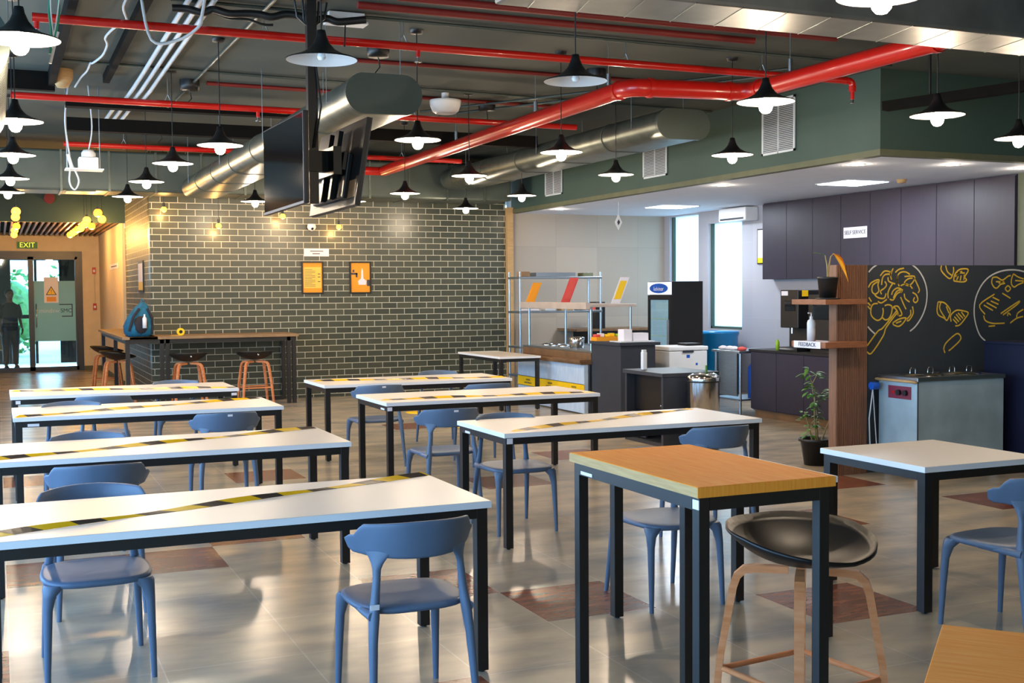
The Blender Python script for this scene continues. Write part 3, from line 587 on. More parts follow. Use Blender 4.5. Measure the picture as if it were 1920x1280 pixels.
def tv(name, lbl, A, B, drop, out, back):
    # A near bottom, B far bottom (x,y,z), drop = vector bottom->top, out = screen normal side
    A, B, drop = Vector(A), Vector(B), Vector(drop); L = (B-A); t = L.normalized(); n = t.cross(drop.normalized()).normalized()
    if (n.x > 0) != (out > 0): n = -n
    r = root(name, A, 0, lbl, 'television')
    up = drop.normalized(); H = drop.length; W2 = L.length
    def bxl(b, a0, a1, h0, h1, d0, d1):
        pts = [t*a+up*h+n*d for d in (d0, d1) for h in (h0, h1) for a in (a0, a1)]
        return b.add(pts, [(0, 2, 3, 1), (4, 5, 7, 6), (0, 1, 5, 4), (2, 6, 7, 3), (0, 4, 6, 2), (1, 3, 7, 5)])
    bxl(MB(), 0, W2, 0, H, -.035, 0).build('housing', M['blkp'], r, .004)
    bxl(MB(), .012, W2-.012, .02, H-.012, 0, .003).build('screen', M['blkgl'], r)
    bxl(bxl(MB(), .0, W2, 0, .018, 0, .006), 0, .01, 0, H, 0, .006).build('bezel', M['dcab'], r)
    bxl(MB(), .18, W2-.18, .06, H*.62, -.075, -.035).build('rear_bulge', M['blkp'], r, .01)
    if back:
        b = MB()
        for a in (.36, .56): bxl(b, a, a+.045, .06, H*.9, -.11, -.075)
        bxl(b, .2, W2-.2, H*.42, H*.62, -.1, -.075)
        b.build('mount_arms', M['blkp'], r)
        bxl(bxl(MB(), .03, .33, .06, H*.3, -.038, -.0355), W2-.4, W2-.1, .06, H*.3, -.038, -.0355).build('rear_reflection', M['brownlam'], r)  # brown patches painted on as the warm reflection in the TV back
tv('television', 'black television at left of the pole, glossy screen facing the entry', (1.94, 7.98, 2.265), (1.86, 8.92, 2.235), (-.0, 0, .63), -1, False)
tv('television', 'black television at right of the pole, rear brackets towards the camera', (2.36, 8.1, 2.265), (2.29, 9.15, 2.24), (.1, 0, .62), 1, True)

# ------------------------------------------------------------------ dining tables
FRAMEH = .045
def table(x0, x1, y0, y1, h, name, label, top, edge, leg=.05, th=.03, group=None, extra=None, cat='table'):
    cx, cy = (x0+x1)/2, (y0+y1)/2; w, d = (x1-x0)/2, (y1-y0)/2
    r = root(name, (cx, cy, 0), 0, label, cat, group)
    MB().bx(-w, w, -d, d, h-th+.001, h).build('tabletop', top, r, .002)
    MB().bx(-w-.0015, w+.0015, -d-.0015, d+.0015, h-th, h-.002).build('edge_band', edge, r)
    i = .012
    for sx in (-1, 1):
        for sy in (-1, 1):
            a, c = sx*(w-i), sy*(d-i)
            MB().bx(a, a-sx*leg, c, c-sy*leg, .008, h-th).build('leg', M['blk'], r, .002)
    for sy in (-1, 1):
        c = sy*(d-i); MB().bx(-w+i+leg, w-i-leg, c, c-sy*.03, h-th-FRAMEH, h-th).build('rail', M['blk'], r)
    for sx in (-1, 1):
        a = sx*(w-i); MB().bx(a, a-sx*.03, -d+i+leg, d-i-leg, h-th-FRAMEH, h-th).build('rail', M['blk'], r)
    b = MB()
    for sx in (-1, 1):
        for sy in (-1, 1): b.tube([(sx*(w-i-leg/2), sy*(d-i-leg/2), 0), (sx*(w-i-leg/2), sy*(d-i-leg/2), .008)], .014, 8)
    b.build('foot_pads', M['blkp'], r)
    if extra: extra(r, w, d, h-th)
    return r
GT = 'long cream dining tables'
def stick(*spots):
    def f(r, w, d, zt):
        for (side, t, ww, hh) in spots:
            if side == 'f': MB().bx(t-ww/2, t+ww/2, -d+.009, -d+.012, zt-.04, zt-.04+hh).build('sticker', M['paper'], r)
            else: MB().bx(-w+.009, -w+.012, t-ww/2, t+ww/2, zt-.04, zt-.04+hh).build('sticker', M['paper'], r)
    return f
table(.085, 2.09, 11.34, 12.2, .75, 'dining_table', 'long cream dining table with taped top, farthest back in the left row', M['tabletop'], M['edgew'], group=GT, extra=stick(('f', .96, .05, .025), ('f', -.94, .04, .03)))
table(.085, 2.08, 9.37, 10.24, .75, 'dining_table', 'long cream dining table with taped top, third from the camera in the left row', M['tabletop'], M['edgew'], group=GT, extra=stick(('f', -.86, .08, .02)))
table(-.06, 1.945, 6.92, 7.78, .75, 'dining_table', 'long cream dining table with taped top, second from the camera in the left row', M['tabletop'], M['edgew'], group=GT)
table(-.08, 1.935, 4.685, 5.52, .75, 'dining_table', 'long cream dining table with taped top, nearest the camera at lower left', M['tabletop'], M['edgew'], group=GT)
table(2.9, 4.89, 11.24, 12.08, .75, 'dining_table', 'long cream dining table nearest the tiled wall in the middle row', M['tabletop'], M['edgew'], group=GT)
table(2.89, 4.85, 9.21, 10.1, .75, 'dining_table', 'long cream dining table in the middle of the centre row, before the blue panelled counter', M['tabletop'], M['edgew'], group=GT, extra=stick(('f', -.95, .04, .03), ('s', -.3, .1, .015)))
table(2.93, 4.89, 6.86, 7.7, .75, 'dining_table', 'long cream dining table directly behind the orange oak high table', M['tabletop'], M['edgew'], group=GT, extra=stick(('f', -.94, .04, .035), ('s', .25, .09, .015)))
table(4.25, 5.07, 4.58, 5.4, .755, 'dining_table', 'square cream dining table at the right in front of the steel food warmer', M['tabletop'], M['edgew'], leg=.055)
table(2.8, 3.6, 4.45, 5.25, .775, 'dining_table', 'square pale table almost hidden behind the orange oak high table', M['tabletop'], M['edgew'])
table(6.3, 6.92, 14.9, 16.5, .75, 'dining_table', 'cream table at the left end of the blue panelled counter', M['tabletop'], M['edgew'])
table(1.982, 2.51, 3.115, 4.01, 1.04, 'high_table', 'tall orange oak high table with black legs in the foreground', M['oak'], M['oakedge'], th=.034, leg=.04, extra=stick(('s', -.42, .035, .03), ('s', .33, .09, .012)), cat='high table')
MB().bx(-.2655, .2655, -.4505, -.4485, 1.006, 1.0385).build('front_edge_band', M['oak'], [o for o in C.objects if o.name == 'high_table'][0])
# hazard tape
tapem = bpy.data.materials.new('yellow_black_tape'); tapem.use_nodes = True; nt = tapem.node_tree; tb = nt.nodes['Principled BSDF']; tb.inputs['Roughness'].default_value = .35
uv = nt.nodes.new('ShaderNodeTexCoord'); sx = nt.nodes.new('ShaderNodeSeparateXYZ'); ma = nt.nodes.new('ShaderNodeMath'); ma.operation = 'MULTIPLY_ADD'; ma.inputs[1].default_value = 1.6
mo = nt.nodes.new('ShaderNodeMath'); mo.operation = 'PINGPONG'; mo.inputs[1].default_value = .135; gt = nt.nodes.new('ShaderNodeMath'); gt.operation = 'GREATER_THAN'; gt.inputs[1].default_value = .075
mc = nt.nodes.new('ShaderNodeMix'); mc.data_type = 'RGBA'; mc.inputs[6].default_value = rgb(240, 190, 20); mc.inputs[7].default_value = rgb(66, 56, 48)  # black stripes lifted to grey-brown, their glossy reflection put into the colour
nt.links.new(uv.outputs['Object'], sx.inputs[0]); nt.links.new(sx.outputs[1], ma.inputs[0]); nt.links.new(sx.outputs[0], ma.inputs[2]); nt.links.new(ma.outputs[0], mo.inputs[0]); nt.links.new(mo.outputs[0], gt.inputs[0]); nt.links.new(gt.outputs[0], mc.inputs[0]); nt.links.new(mc.outputs[2], tb.inputs['Base Color'])
for k, (a, c, wd, lb) in enumerate((((-.07, 4.79), (1.93, 5.48), .048, 'on the nearest table at lower left'), ((-.05, 7.02), (1.93, 7.72), .048, 'on the second table of the left row'), ((.1, 9.4), (2.04, 10.13), .045, 'on the third table of the left row'),
        ((.1, 11.95), (2.08, 11.4), .04, 'on the farthest table of the left row'), ((2.92, 9.45), (4.84, 9.3), .035, 'on the centre table before the blue panelled counter'), ((3.02, 6.94), (4.8, 7.63), .045, 'on the table behind the orange oak one'), ((2.93, 11.8), (4.86, 11.35), .035, 'on the table nearest the tiled wall'))):
    a, c = Vector((*a, 0)), Vector((*c, 0)); L = (c-a).length; ang = math.atan2(c.y-a.y, c.x-a.x)
    b = MB(); rings = []; nn = 60
    for i in range(nn+1):
        t = i/nn; ph = t*L*7+k; up = .006+.011*(.5+.5*math.sin(ph)) if 0 < i < nn else .001; q = wd/2*(.6+.3*math.cos(ph))
        rings.append([(t*L, -q, 0), (t*L, q, up), (t*L, q, up+.0012), (t*L, -q, .0012)])
    b.loft(rings, sm=False)
    o = b.build('hazard_tape', tapem); o.location = (a.x, a.y, .7503); o.rotation_euler = (0, 0, ang)
    tag(o, 'yellow and black hazard tape laid diagonally '+lb, 'tape', 'hazard tape strips')
# low oak table at the lower right corner, turned 45 degrees
r = root('side_table', (2.31, 2.42, 0), math.radians(-138), 'orange oak table corner cut off at the lower right of the picture', 'table')
MB().bx(0, .9, 0, .9, .715, .75).build('tabletop', M['oak2'], r, .002)
for x in (.03, .82):
    for y in (.03, .82): MB().bx(x, x+.05, y, y+.05, 0, .715).build('leg', M['blk'], r)
MB().bx(.08, .82, .03, .06, .67, .715).bx(.08, .82, .84, .87, .67, .715).bx(.03, .06, .08, .82, .67, .715).bx(.84, .87, .08, .82, .67, .715).build('rail', M['blk'], r)

# ------------------------------------------------------------------ chairs (front faces local +Y)
def sup(a, n): return abs(math.cos(a))**(2/n)*math.copysign(1, math.cos(a)), abs(math.sin(a))**(2/n)*math.copysign(1, math.sin(a))
def make_chair():
    r = root('dining_chair')
    rings = []
    N = 40
    for s, z in ((.0, .418), (.9, .418), (.975, .424), (1.0, .435), (.985, .446), (.93, .4505), (.7, .446), (.4, .4425), (0.0, .441)):
        ring = []
        for k in range(N):
            a = 2*PI*k/N; cx, cy = sup(a, 3.4); wx = .232-(.012 if cy < 0 else 0)*abs(cy)
            ring.append((cx*wx*max(s, .001), cy*.228*max(s, .001), z-(.012*(cy > .5)*(cy-.5)*s)))
        rings.append(ring)
    MB().loft(rings, caps=False).build('seat', M['chair'], r)
    # backrest band
    rings = []; n = 36
    for i in range(n+1):
        u = -1+2*i/n; au = abs(u)
        x = .268*u*(1-.06*au**3); y = -.272+.185*au**2.3
        zt = .785-.022*au**2; zb = .638+.012*au**2
        if au > .80: k = min(1, (au-.80)/.08); k = k*k*(3-2*k); zt -= .04*k
        if au > .94: k = (au-.94)/.06; zt -= .012*k*k; zb += .012*k*k
        if au > .72: k = min(1, (au-.72)/.15); zb += .004*k*k*(3-2*k)
        e = 1e-3; d = Vector((.268, .185*2.3*au**1.3*math.copysign(1, u), 0)).normalized(); nn = Vector((-d.y, d.x, 0))
        th = .0085 if au < .97 else .006; zm = (zt+zb)/2; hh = (zt-zb)/2; ring = []
        for q in range(14):
            a = 2*PI*q/14; cx, cz = sup(a, 4); tilt = (cz)*(-.012)
            ring.append((x+nn.x*(cx*th+tilt), y+nn.y*(cx*th+tilt)+(0), zm+cz*hh))
        rings.append(ring)
    MB().loft(rings).build('backrest', M['chair'], r)
    for s in (-1, 1):
        MB().vrod([(s*.212, -.285, 0), (s*.205, -.262, .15), (s*.197, -.238, .32), (s*.188, -.222, .42), (s*.178, -.212, .50), (s*.172, -.21, .57), (s*.170, -.207, .60), (s*.168, -.206, .622), (s*.165, -.205, .640), (s*.163, -.206, .655), (s*.162, -.208, .668)],
                  [(.012, .012), (.015, .015), (.018, .019), (.021, .026), (.017, .017), (.0155, .014), (.017, .0125, s*.55), (.025, .010, s*.62), (.036, .0085, s*.64), (.047, .0075, s*.64), (.052, .004, s*.64)], 16).build('leg', M['chair'], r)
        MB().vrod([(s*.215, .215, 0), (s*.211, .206, .18), (s*.207, .196, .33), (s*.2, .186, .385), (s*.185, .172, .418), (s*.17, .16, .432)],
                  [(.012, .012), (.016, .016), (.0195, .0195), (.027, .027), (.043, .042), (.05, .05)], 16).build('leg', M['chair'], r)
        MB().tube([(s*.195, -.235, .425), (s*.205, -.15, .428), (s*.205, 0, .427)], [.02, .016, .012], 10).build('side_rail', M['chair'], r)
    return r
CH = [(1.47, 4.5, 0, 's', 'blue-grey chair, back to camera, at the right end of the nearest left table'),
 (.37, 5.46, PI, '', 'blue-grey chair facing the camera under the left part of the nearest left table'),
 (.46, 6.62, 0, '', 'blue-grey chair, back to camera, at the near side of the second left table'),
 (.5, 7.64, PI, '', 'blue-grey chair facing the camera behind the second left table, only its curved top showing'),
 (1.53, 8.98, 0, 'b', 'blue-grey chair with a white sticker on its back at the third left table'),
 (.53, 9.98, PI, '', 'blue-grey chair facing the camera at the far side of the third left table'),
 (.82, 10.92, 0, '', 'dark grey-looking chair at the near side of the farthest left table'),
 (1.62, 11.99, PI, '', 'blue-grey chair behind the farthest left table, in front of the bar counter'),
 (3.3, 10.9, 0, 'b', 'blue-grey chair, back to camera, left near side of the table nearest the tiled wall'),
 (4.42, 12.04, PI, '', 'blue-grey chair facing the camera beyond the table nearest the tiled wall'),
 (4.28, 10.56, 0, '', 'blue-grey chair at the right near side of the table nearest the tiled wall'),
 (3.11, 8.5, 0, 'b', 'blue-grey chair, back to camera, just left of the table behind the oak one'),
 (3.28, 7.5, PI, '', 'blue-grey chair facing the camera, left end of the table behind the oak one'),
 (4.26, 6.6, 0, '', 'blue-grey chair with its back to the camera right behind the orange oak high table'),
 (3.25, 5.42, PI, '', 'blue-grey chair facing the camera seen between the oak high table legs'),
 (4.46, 4.245, math.radians(5), '', 'blue-grey chair angled at the square cream table by the right edge')]
ch0 = make_chair()
for i, (x, y, rz, stt, lb) in enumerate(CH):
    c = ch0 if i == 0 else copy_tree(ch0)
    c.location = (x, y, 0); c.rotation_euler = (0, 0, rz); tag(c, lb, 'chair', 'blue-grey dining chairs'); c['st'] = stt
for c in [o for o in C.objects if o.get('category') == 'chair' and o.parent is None]:
    k = c['st']; del c['st']
    if k == 'b': MB().bx(-.01, .025, -.290, -.287, .755, .77).build('sticker', M['paper'], c)
    if k == 's': MB().bx(-.21, -.175, -.252, -.249, .455, .475).build('sticker', M['paper'], c)

# ------------------------------------------------------------------ bar stools
def make_stool(h=.75):
    r = root('bar_stool'); rings = []; N = 40; rows = 9
    def shell(s, a, off):
        cx, cy = math.cos(a), math.sin(a)
        x = .27*s*cx; y = .262*s*cy
        lift = .095*s**2.2*(1+.3*(-cy) if cy < 0 else 1-.45*cy) - (.012*s**3*cy if cy > 0 else 0)
        lift += .015*s**4*abs(cx)
        return (x, y, h-.075+lift-off)
    top = [[shell(max(s, .001), 2*PI*k/N, 0) for k in range(N)] for s in [i/rows for i in range(rows+1)]]
    bot = [[shell(max(s, .001), 2*PI*k/N, .014) for k in range(N)] for s in [i/rows*.995 for i in range(rows+1)]][::-1]
    MB().loft(top+bot, caps=False).build('seat', M['blkp'], r)
    z = h-.114
    for sx in (-1, 1):
        for sy in (-1, 1):
            P2 = [Vector((sx*.03, sy*.03, z)), Vector((sx*.11, sy*.11, z)), Vector((sx*.14, sy*.14, z-.006)), Vector((sx*.158, sy*.158, z-.03)), Vector((sx*.168, sy*.168, z-.07)), Vector((sx*.2, sy*.2, z*.5)), Vector((sx*.225, sy*.225, 0))]
            MB().tube(P2, [.022, .024, .025, .025, .025, .023, .019], 4, sq=(1.0, .8)).build('leg', M['beech'], r)
    q = .198
    MB().tube([(-q, -q, .27), (q, -q, .27)], .011, 8).tube([(-q, q, .27), (q, q, .27)], .011, 8).tube([(-q, -q, .27), (-q, q, .27)], .011, 8).tube([(q, -q, .27), (q, q, .27)], .011, 8).build('footrest', M['beech'], r)
    MB().ico((0, -.262, h+.02 if 0 else h-.0), .014, 8, 6, (1, .3, 1)).build('badge', M['chrome'], r)
    return r
ST = [(2.62, 3.44, math.radians(187), 'black shell bar stool with beech legs in the foreground beside the oak high table'), (2.5, 17.4, 0, 'black bar stool in front of the tiled wall, left one under the bar counter'), (3.45, 17.4, 0, 'black bar stool in front of the tiled wall, right one at the bar counter end'),
      (1.62, 18.4, -PI/2, 'black bar stool at the side wing of the bar, nearer one'), (1.62, 20.3, -PI/2, 'black bar stool at the side wing of the bar, farther one')]
s0 = make_stool(.76)
for i, (x, y, rz, lb) in enumerate(ST):
    c = s0 if i == 0 else copy_tree(s0); c.location = (x, y, 0); c.rotation_euler = (0, 0, rz); tag(c, lb, 'bar stool', 'black shell bar stools')

# ------------------------------------------------------------------ L-shaped bar
r = root('bar_counter', (1.7, 17.45, 0), 0, 'L-shaped wooden bar counter with black frame wrapping the tiled corner', 'bar counter')
MB().bx(0, 2.42, .0, .845, 1.0, 1.04).bx(-.1, .39, .0, 4.3, 1.0, 1.04).build('worktop', M['barwood'], r, .003)
for x in (-.05, 2.33):
    for y in (.04, .76 if x > 0 else 4.2): MB().bx(x, x+.055, y, y+.055, 0, 1.0).build('leg', M['blk'], r)
for x, y in ((-.05, 1.9), (.42, .04), (.5, .04), (2.25, .04)): MB().bx(x, x+.055, y, y+.055, 0, 1.0).build('leg', M['blk'], r)
MB().bx(.0, 2.33, .04, .08, .94, 1.0).bx(-.05, -.01, .09, 4.2, .94, 1.0).bx(.45, 2.33, .7, .73, .0, .06).build('rail', M['blk'], r)
# backpack on the bar
r = root('backpack', (1.86, 17.78, 1.04), math.radians(10), 'teal backpack with a white bottle standing on the bar counter', 'backpack')
rings = []
for t, w, d, dx in ((0, .15, .1, 0), (.04, .2, .14, 0), (.15, .21, .15, .0), (.28, .17, .13, .02), (.38, .12, .1, .04), (.45, .07, .06, .06), (.49, .03, .03, .06)):
    rings.append([(dx+sup(2*PI*k/20, 2.8)[0]*w, sup(2*PI*k/20, 2.8)[1]*d, t) for k in range(20)])
MB().loft(rings).build('bag_body', M['teal'], r)
MB().ico((.0, -.1, .16), .13, 14, 8, (.9, .6, 1.1)).build('front_pocket', M['dark_fab'], r)
MB().tube([(.1, -.1, .4), (.17, -.12, .25), (.16, -.12, .05)], .018, 8).tube([(-.02, -.12, .4), (-.12, -.16, .28), (-.17, -.12, .08)], .018, 8).build('strap', M['dark_fab'], r)
MB().tube([(.04, 0, .48), (.05, 0, .54), (.09, 0, .5)], .01, 8).build('carry_loop', M['teal'], r)
q = MB().lathe([(.001, 0), (.03, 0), (.03, .14), (.012, .17), (.012, .2), (.001, .2)], (.03, -.2, .12), 14).build('bottle', M['whitep'], r)
r = root('tape_roll', (2.44, 17.72, 1.04), 0, 'yellow and black tape roll lying on the bar counter', 'tape roll')
MB().loft([[(.055*math.cos(a*PI/10), y, .055+.055*math.sin(a*PI/10)) for a in range(20)] for y in (-.03, .03)]).build('roll', M['yelcard'], r)
MB().loft([[(.025*math.cos(a*PI/10), y, .055+.025*math.sin(a*PI/10)) for a in range(20)] for y in (-.032, .032)]).build('core', M['blkp'], r); MB().bx(-.14, -.02, -.025, .025, 0, .004).build('loose_end', M['yelcard'], r)

# ------------------------------------------------------------------ wall items
def frame(x0, x1, z0, z1, y, label):
    r = root('framed_poster', ((x0+x1)/2, y, z0), 0, label, 'picture'); w = (x1-x0)/2; h = z1-z0; f = .022
    MB().bx(-w, w, -.025, 0, 0, f).bx(-w, w, -.025, 0, h-f, h).bx(-w, -w+f, -.025, 0, f, h-f).bx(w-f, w, -.025, 0, f, h-f).build('frame', M['blkp'], r, .002)
    return r, w, h
r, w, h = frame(4.375, 4.725, 1.63, 2.14, 18.298, 'framed orange timetable poster on the tiled wall, left of the pair')
MB().bx(-w+.02, w-.02, -.008, -.001, .02, h-.02).build('print', M['orange'], r)
MB().bx(-w+.035, w-.035, -.01, -.008, .09, h-.09).build('text_block', M['lorange'], r)
b = MB()
for k in range(12): b.bx(-w+.05, w-.13-(.05 if k % 3 == 2 else 0), -.0112, -.010, .115+k*.024, .121+k*.024)
for k in (3, 6, 8): b.bx(w-.09, w-.05, -.0112, -.010, .115+k*.024, .127+k*.024)
b.build('printed_lines', M['ink'], r)
r, w, h = frame(5.15, 5.505, 1.63, 2.14, 18.298, 'framed orange picture poster on the tiled wall, right of the pair')
MB().bx(-w+.02, w-.02, -.008, -.001, .02, h-.02).build('print', M['orange'], r)
MB().bx(-w+.02, -w+.13, -.0095, -.008, .30, .33).bx(-w+.1, -w+.13, -.0095, -.008, .26, .33).bx(-w+.05, -w+.08, -.0095, -.008, .34, .38).bx(w-.07, w-.02, -.0095, -.008, .12, .22).build('dark_motif', M['ink'], r)
MB().prism([(-.06, .14), (.06, .14), (.07, .2), (.02, .24), (.015, .36), (0, .41), (-.015, .36), (-.02, .24), (-.07, .2)], UX, UZ, (0, -.002, 0), (.03, -.008, 0)).build('figure_motif', M['paper'], r)
r = root('notice_sheet', (4.62, 18.298, 2.22), 0, 'white notice sheet on the tiled wall above the left poster', 'notice'); MB().bx(-.2, .2, -.004, 0, 0, .12).build('sheet', M['paper'], r)
b = MB(); b.bx(-.1, .11, -.005, -.004, .075, .088).bx(-.065, .055, -.005, -.004, .035, .048); b.build('printed_lines', M['ink'], r)
r = root('framed_picture', (2.1, 19.45, 1.67), 0, 'narrow framed picture on the side of the tiled corner', 'picture')
MB().bx(-.02, 0, -.32, .32, 0, .5).build('frame', M['blkp'], r); MB().bx(-.023, -.02, -.28, .28, .17, .46).build('print', M['paper'], r); MB().bx(-.023, -.02, -.28, .28, .04, .17).build('yellow_band', M['lorange'], r)
r = root('notice_sheet', (2.047, 24.0, 2.12), 0, 'white notice sheet on the beige entry side wall', 'notice'); MB().bx(-.004, 0, -1.3, .5, 0, .11).build('sheet', M['paper'], r); MB().bx(-.0055, -.004, -1.0, .2, .045, .065).build('printed_line', M['ink'], r)
for z, lb in ((2.16, 'upper'), (1.38, 'lower')):
    r = root('fire_alarm_point', (1.94, 27.198, z), 0, lb+' red fire alarm device right of the entrance door', 'fire alarm'); MB().bx(-.035, .035, -.04, 0, -.07, .07).build('box', M['red'], r, .006); MB().bx(-.02, .02, -.043, -.04, -.03, .02).build('button_window', M['paper'], r)
tag(MB().tube([(1.94, 27.185, 1.45), (1.94, 27.185, 2.09)], .01, 6).build('conduit', M['beige']), 'beige conduit joining the two fire alarm devices', 'conduit')
r = root('hanging_sign', (8.49, 15.5, 2.54), 0, 'white diamond shaped sign hanging from the kitchen ceiling', 'sign')
MB().prism([(-.06, .12), (0, 0), (.06, .12), (0, .24)], UX, UZ, (0, .01, 0)).build('board', M['whitep'], r); MB().prism([(-.025, .12), (-.005, .075), (.025, .12), (0, .165)], UX, UZ, (0, -.002, 0)).build('dark_motif', M['ink'], r)
MB().tube([(0, .005, .24), (0, .005, KZ-2.54)], .003, 5).build('string', M['whitep'], r)

# ------------------------------------------------------------------ kitchen
# wall cabinets, eight doors
ys = [15.07, 14.47, 13.86, 13.24, 12.64, 12.05, 11.42, 10.80, 10.18]
for k in range(8):
    a, c = ys[k], ys[k+1]
    r = root('wall_cabinet', (10.75, c, 1.8), 0, 'mauve grey wall cabinet, '+('leftmost of eight', 'second from the left', 'third from the left', 'fourth from the left', 'fifth from the left, beside the SELF SERVICE sign', 'third from the right', 'second from the right', 'rightmost of eight')[k], 'cabinet', 'kitchen wall cabinets')
    W2 = a-c; MB().bx(.02, .2, .001, W2-.001, 0, KZ-1.8-.005).build('carcass', M['cab'], r); MB().bx(0, .018, .004, W2-.004, .0, KZ-1.8-.02).build('door', M['cab'], r, .0015)
slab('trim_9', 10.78, 10.95, 9.9, 10.17, 1.8, KZ, M['olive'])
r = root('self_service_sign', (10.745, 12.93, 2.34), 0, 'white SELF SERVICE sign on the wall cabinets', 'sign'); MB().bx(-.004, 0, -.24, .24, 0, .15).build('board', M['paper'], r)
text('sign_text', 'SELF SERVICE', (-.0055, 0, .075), -UY, UZ, .075, M['ink'], r)
# framed picture and air conditioner on the right kitchen wall
r = root('framed_picture', (10.948, 15.3, 2.04), 0, 'black framed white picture half hidden by the wall cabinets', 'picture'); MB().bx(-.02, 0, -.16, .16, 0, .55).build('frame', M['blkp'], r); MB().bx(-.023, -.02, -.14, .14, .1, .53).build('print', M['paper'], r); MB().bx(-.023, -.02, -.14, .14, .02, .1).build('yellow_band', M['yelcard'], r)
r = root('air_conditioner', (10.95, 15.8, 2.73), 0, 'white wall air conditioner above the frosted window', 'air conditioner'); MB().bx(-.25, 0, -.35, .4, 0, .21).build('body', M['whitep'], r, .02); MB().bx(-.252, -.25, -.3, .35, .02, .05).build('air_slot', M['dcab'], r)
# base cabinets (island with black top)
r = root('base_cabinet', (8.95, 10.6, 0), 0, 'mauve grey base cabinet run with black worktop, below the coffee machine', 'cabinet')
MB().bx(.06, .7, .02, 2.18, 0, .1).build('plinth', M['brownlam'], r); MB().bx(.02, .7, 0, 2.2, .1, .85).build('carcass', M['cab'], r); MB().bx(-.02, .72, -.02, 2.22, .85, .88).build('worktop', M['blkp'], r, .002)
for k in range(4): MB().bx(0, .018, .004+.55*k, .546+.55*k, .11, .845).build('door', M['cab'], r, .002)
# coffee machine
r = root('coffee_machine', (8.98, 11.85, .88), 0, 'tall black coffee machine on the black worktop left of the walnut shelves', 'coffee machine')
MB().bx(0, .5, 0, .36, .29, .76).build('body', M['blkp'], r, .01); MB().bx(.14, .5, 0, .36, 0, .29).build('base_column', M['blkp'], r); MB().bx(-.02, .5, 0, .36, 0, .05).build('drip_tray', M['blkp'], r, .004)
MB().bx(-.006, 0, .06, .26, .5, .63).build('display', M['blkgl'], r); MB().bx(-.006, 0, .2, .33, .69, .745).build('white_sticker', M['paper'], r)
MB().tube([(.05, .18, .3), (.05, .18, .22)], .02, 8).build('spout', M['chrome'], r)
MB().bx(-.026, -.02, .02, .34, .02, .04).build('tray_edge', M['chrome'], r)
r = root('black_dispenser', (9.05, 11.2, .88), 0, 'second black machine right of the coffee machine, half hidden by the walnut shelves', 'dispenser')
MB().bx(0, .45, 0, .55, .04, .7).build('body', M['blkp'], r, .01); MB().bx(.02, .43, .02, .53, 0, .04).build('feet', M['blkp'], r); MB().bx(-.005, 0, .1, .45, .4, .6).build('front_panel', M['blkgl'], r)
r = root('sticky_note', (9.08, 11.848, 1.56), 0, 'yellow note stuck to the side of the coffee machine', 'note'); MB().bx(-.045, .045, -.004, 0, 0, .075).build('paper', M['yelcard'], r)
r = root('lime_bottle', (9.05, 12.36, .88), 0, 'lime green bottle left of the coffee machine', 'bottle'); MB().lathe([(.001, 0), (.025, 0), (.025, .1), (.01, .13), (.001, .14)], n=12).build('bottle_body', M['greenpl'], r)
# steel prep table with cups
r = root('steel_table', (8.8, 12.84, 0), 0, 'stainless prep table left of the base cabinets', 'table')
MB().bx(0, .7, 0, .65, .82, .85).build('tabletop', M['steel'], r, .003)
for x in (.02, .64):
    for y in (.03, .6): MB().tube([(x+.02, y, 0), (x+.02, y, .82)], .018, 10).build('leg', M['steel'], r)
MB().bx(.01, .69, .02, .63, .2, .22).build('lower_shelf', M['steel'], r); MB().bx(.06, .08, .14, .63, .25, .82).build('side_panel', M['steel'], r)
for k, (x, y, c) in enumerate(((8.9, 13.36, 'paper'), (8.92, 13.23, 'paper'), (8.9, 13.1, 'paper'), (8.92, 12.95, 'redcard'))):
    o = MB().lathe([(.001, 0), (.05, 0), (.065, .03), (.03, .05), (.001, .055)], n=14).build('paper_packet', M[c]); o.location = (x, y, .851); tag(o, ('white crumpled packet at the left of the steel table', 'white crumpled packet second from left on the steel table', 'white crumpled packet third from left on the steel table', 'red printed packet at the right end of the steel table')[k], 'packet', 'packets on the steel table')
r = root('black_tray', (8.46, 13.5, .911), 0, 'black tray on the right end of the white chest freezer lid', 'tray'); MB().bx(-.11, .11, -.12, .12, 0, .03).build('tray', M['blkp'], r)
r = root('water_can', (9.15, 12.98, .221), 0, 'blue water can on the lower shelf of the steel table', 'water can'); MB().lathe([(.001, 0), (.1, 0), (.1, .05), (.1, .4), (.05, .47), (.05, .52), (.001, .52)], n=18).build('can', M['bluep'], r)
r = root('blue_drum', (10.5, 15.9, 0), 0, 'large blue drum below the frosted window', 'drum'); MB().lathe([(.001, 0), (.31, 0), (.33, .1), (.31, .9), (.33, .95), (.33, .99), (.001, 1.0)], n=26).build('drum', mat('translucent_blue_drum', (20, 120, 180), .3), r)
# chest freezer
r = root('chest_freezer', (8.0, 13.25, 0), 0, 'white chest freezer beside the tall black fridge', 'freezer')
MB().bx(0, .58, 0, .48, .08, .85).build('cabinet', M['whitep'], r, .01); MB().bx(-.01, .59, -.01, .49, .855, .91).build('lid', M['whitep'], r, .012); MB().bx(.2, .36, -.016, 0, .83, .86).build('latch', M['dcab'], r)
MB().bx(.26, .31, -.003, 0, .76, .8).bx(.4, .43, -.003, 0, .66, .69).build('badge', M['bluep'], r); MB().bx(.03, .55, .03, .45, 0, .08).build('base', M['blkp'], r)
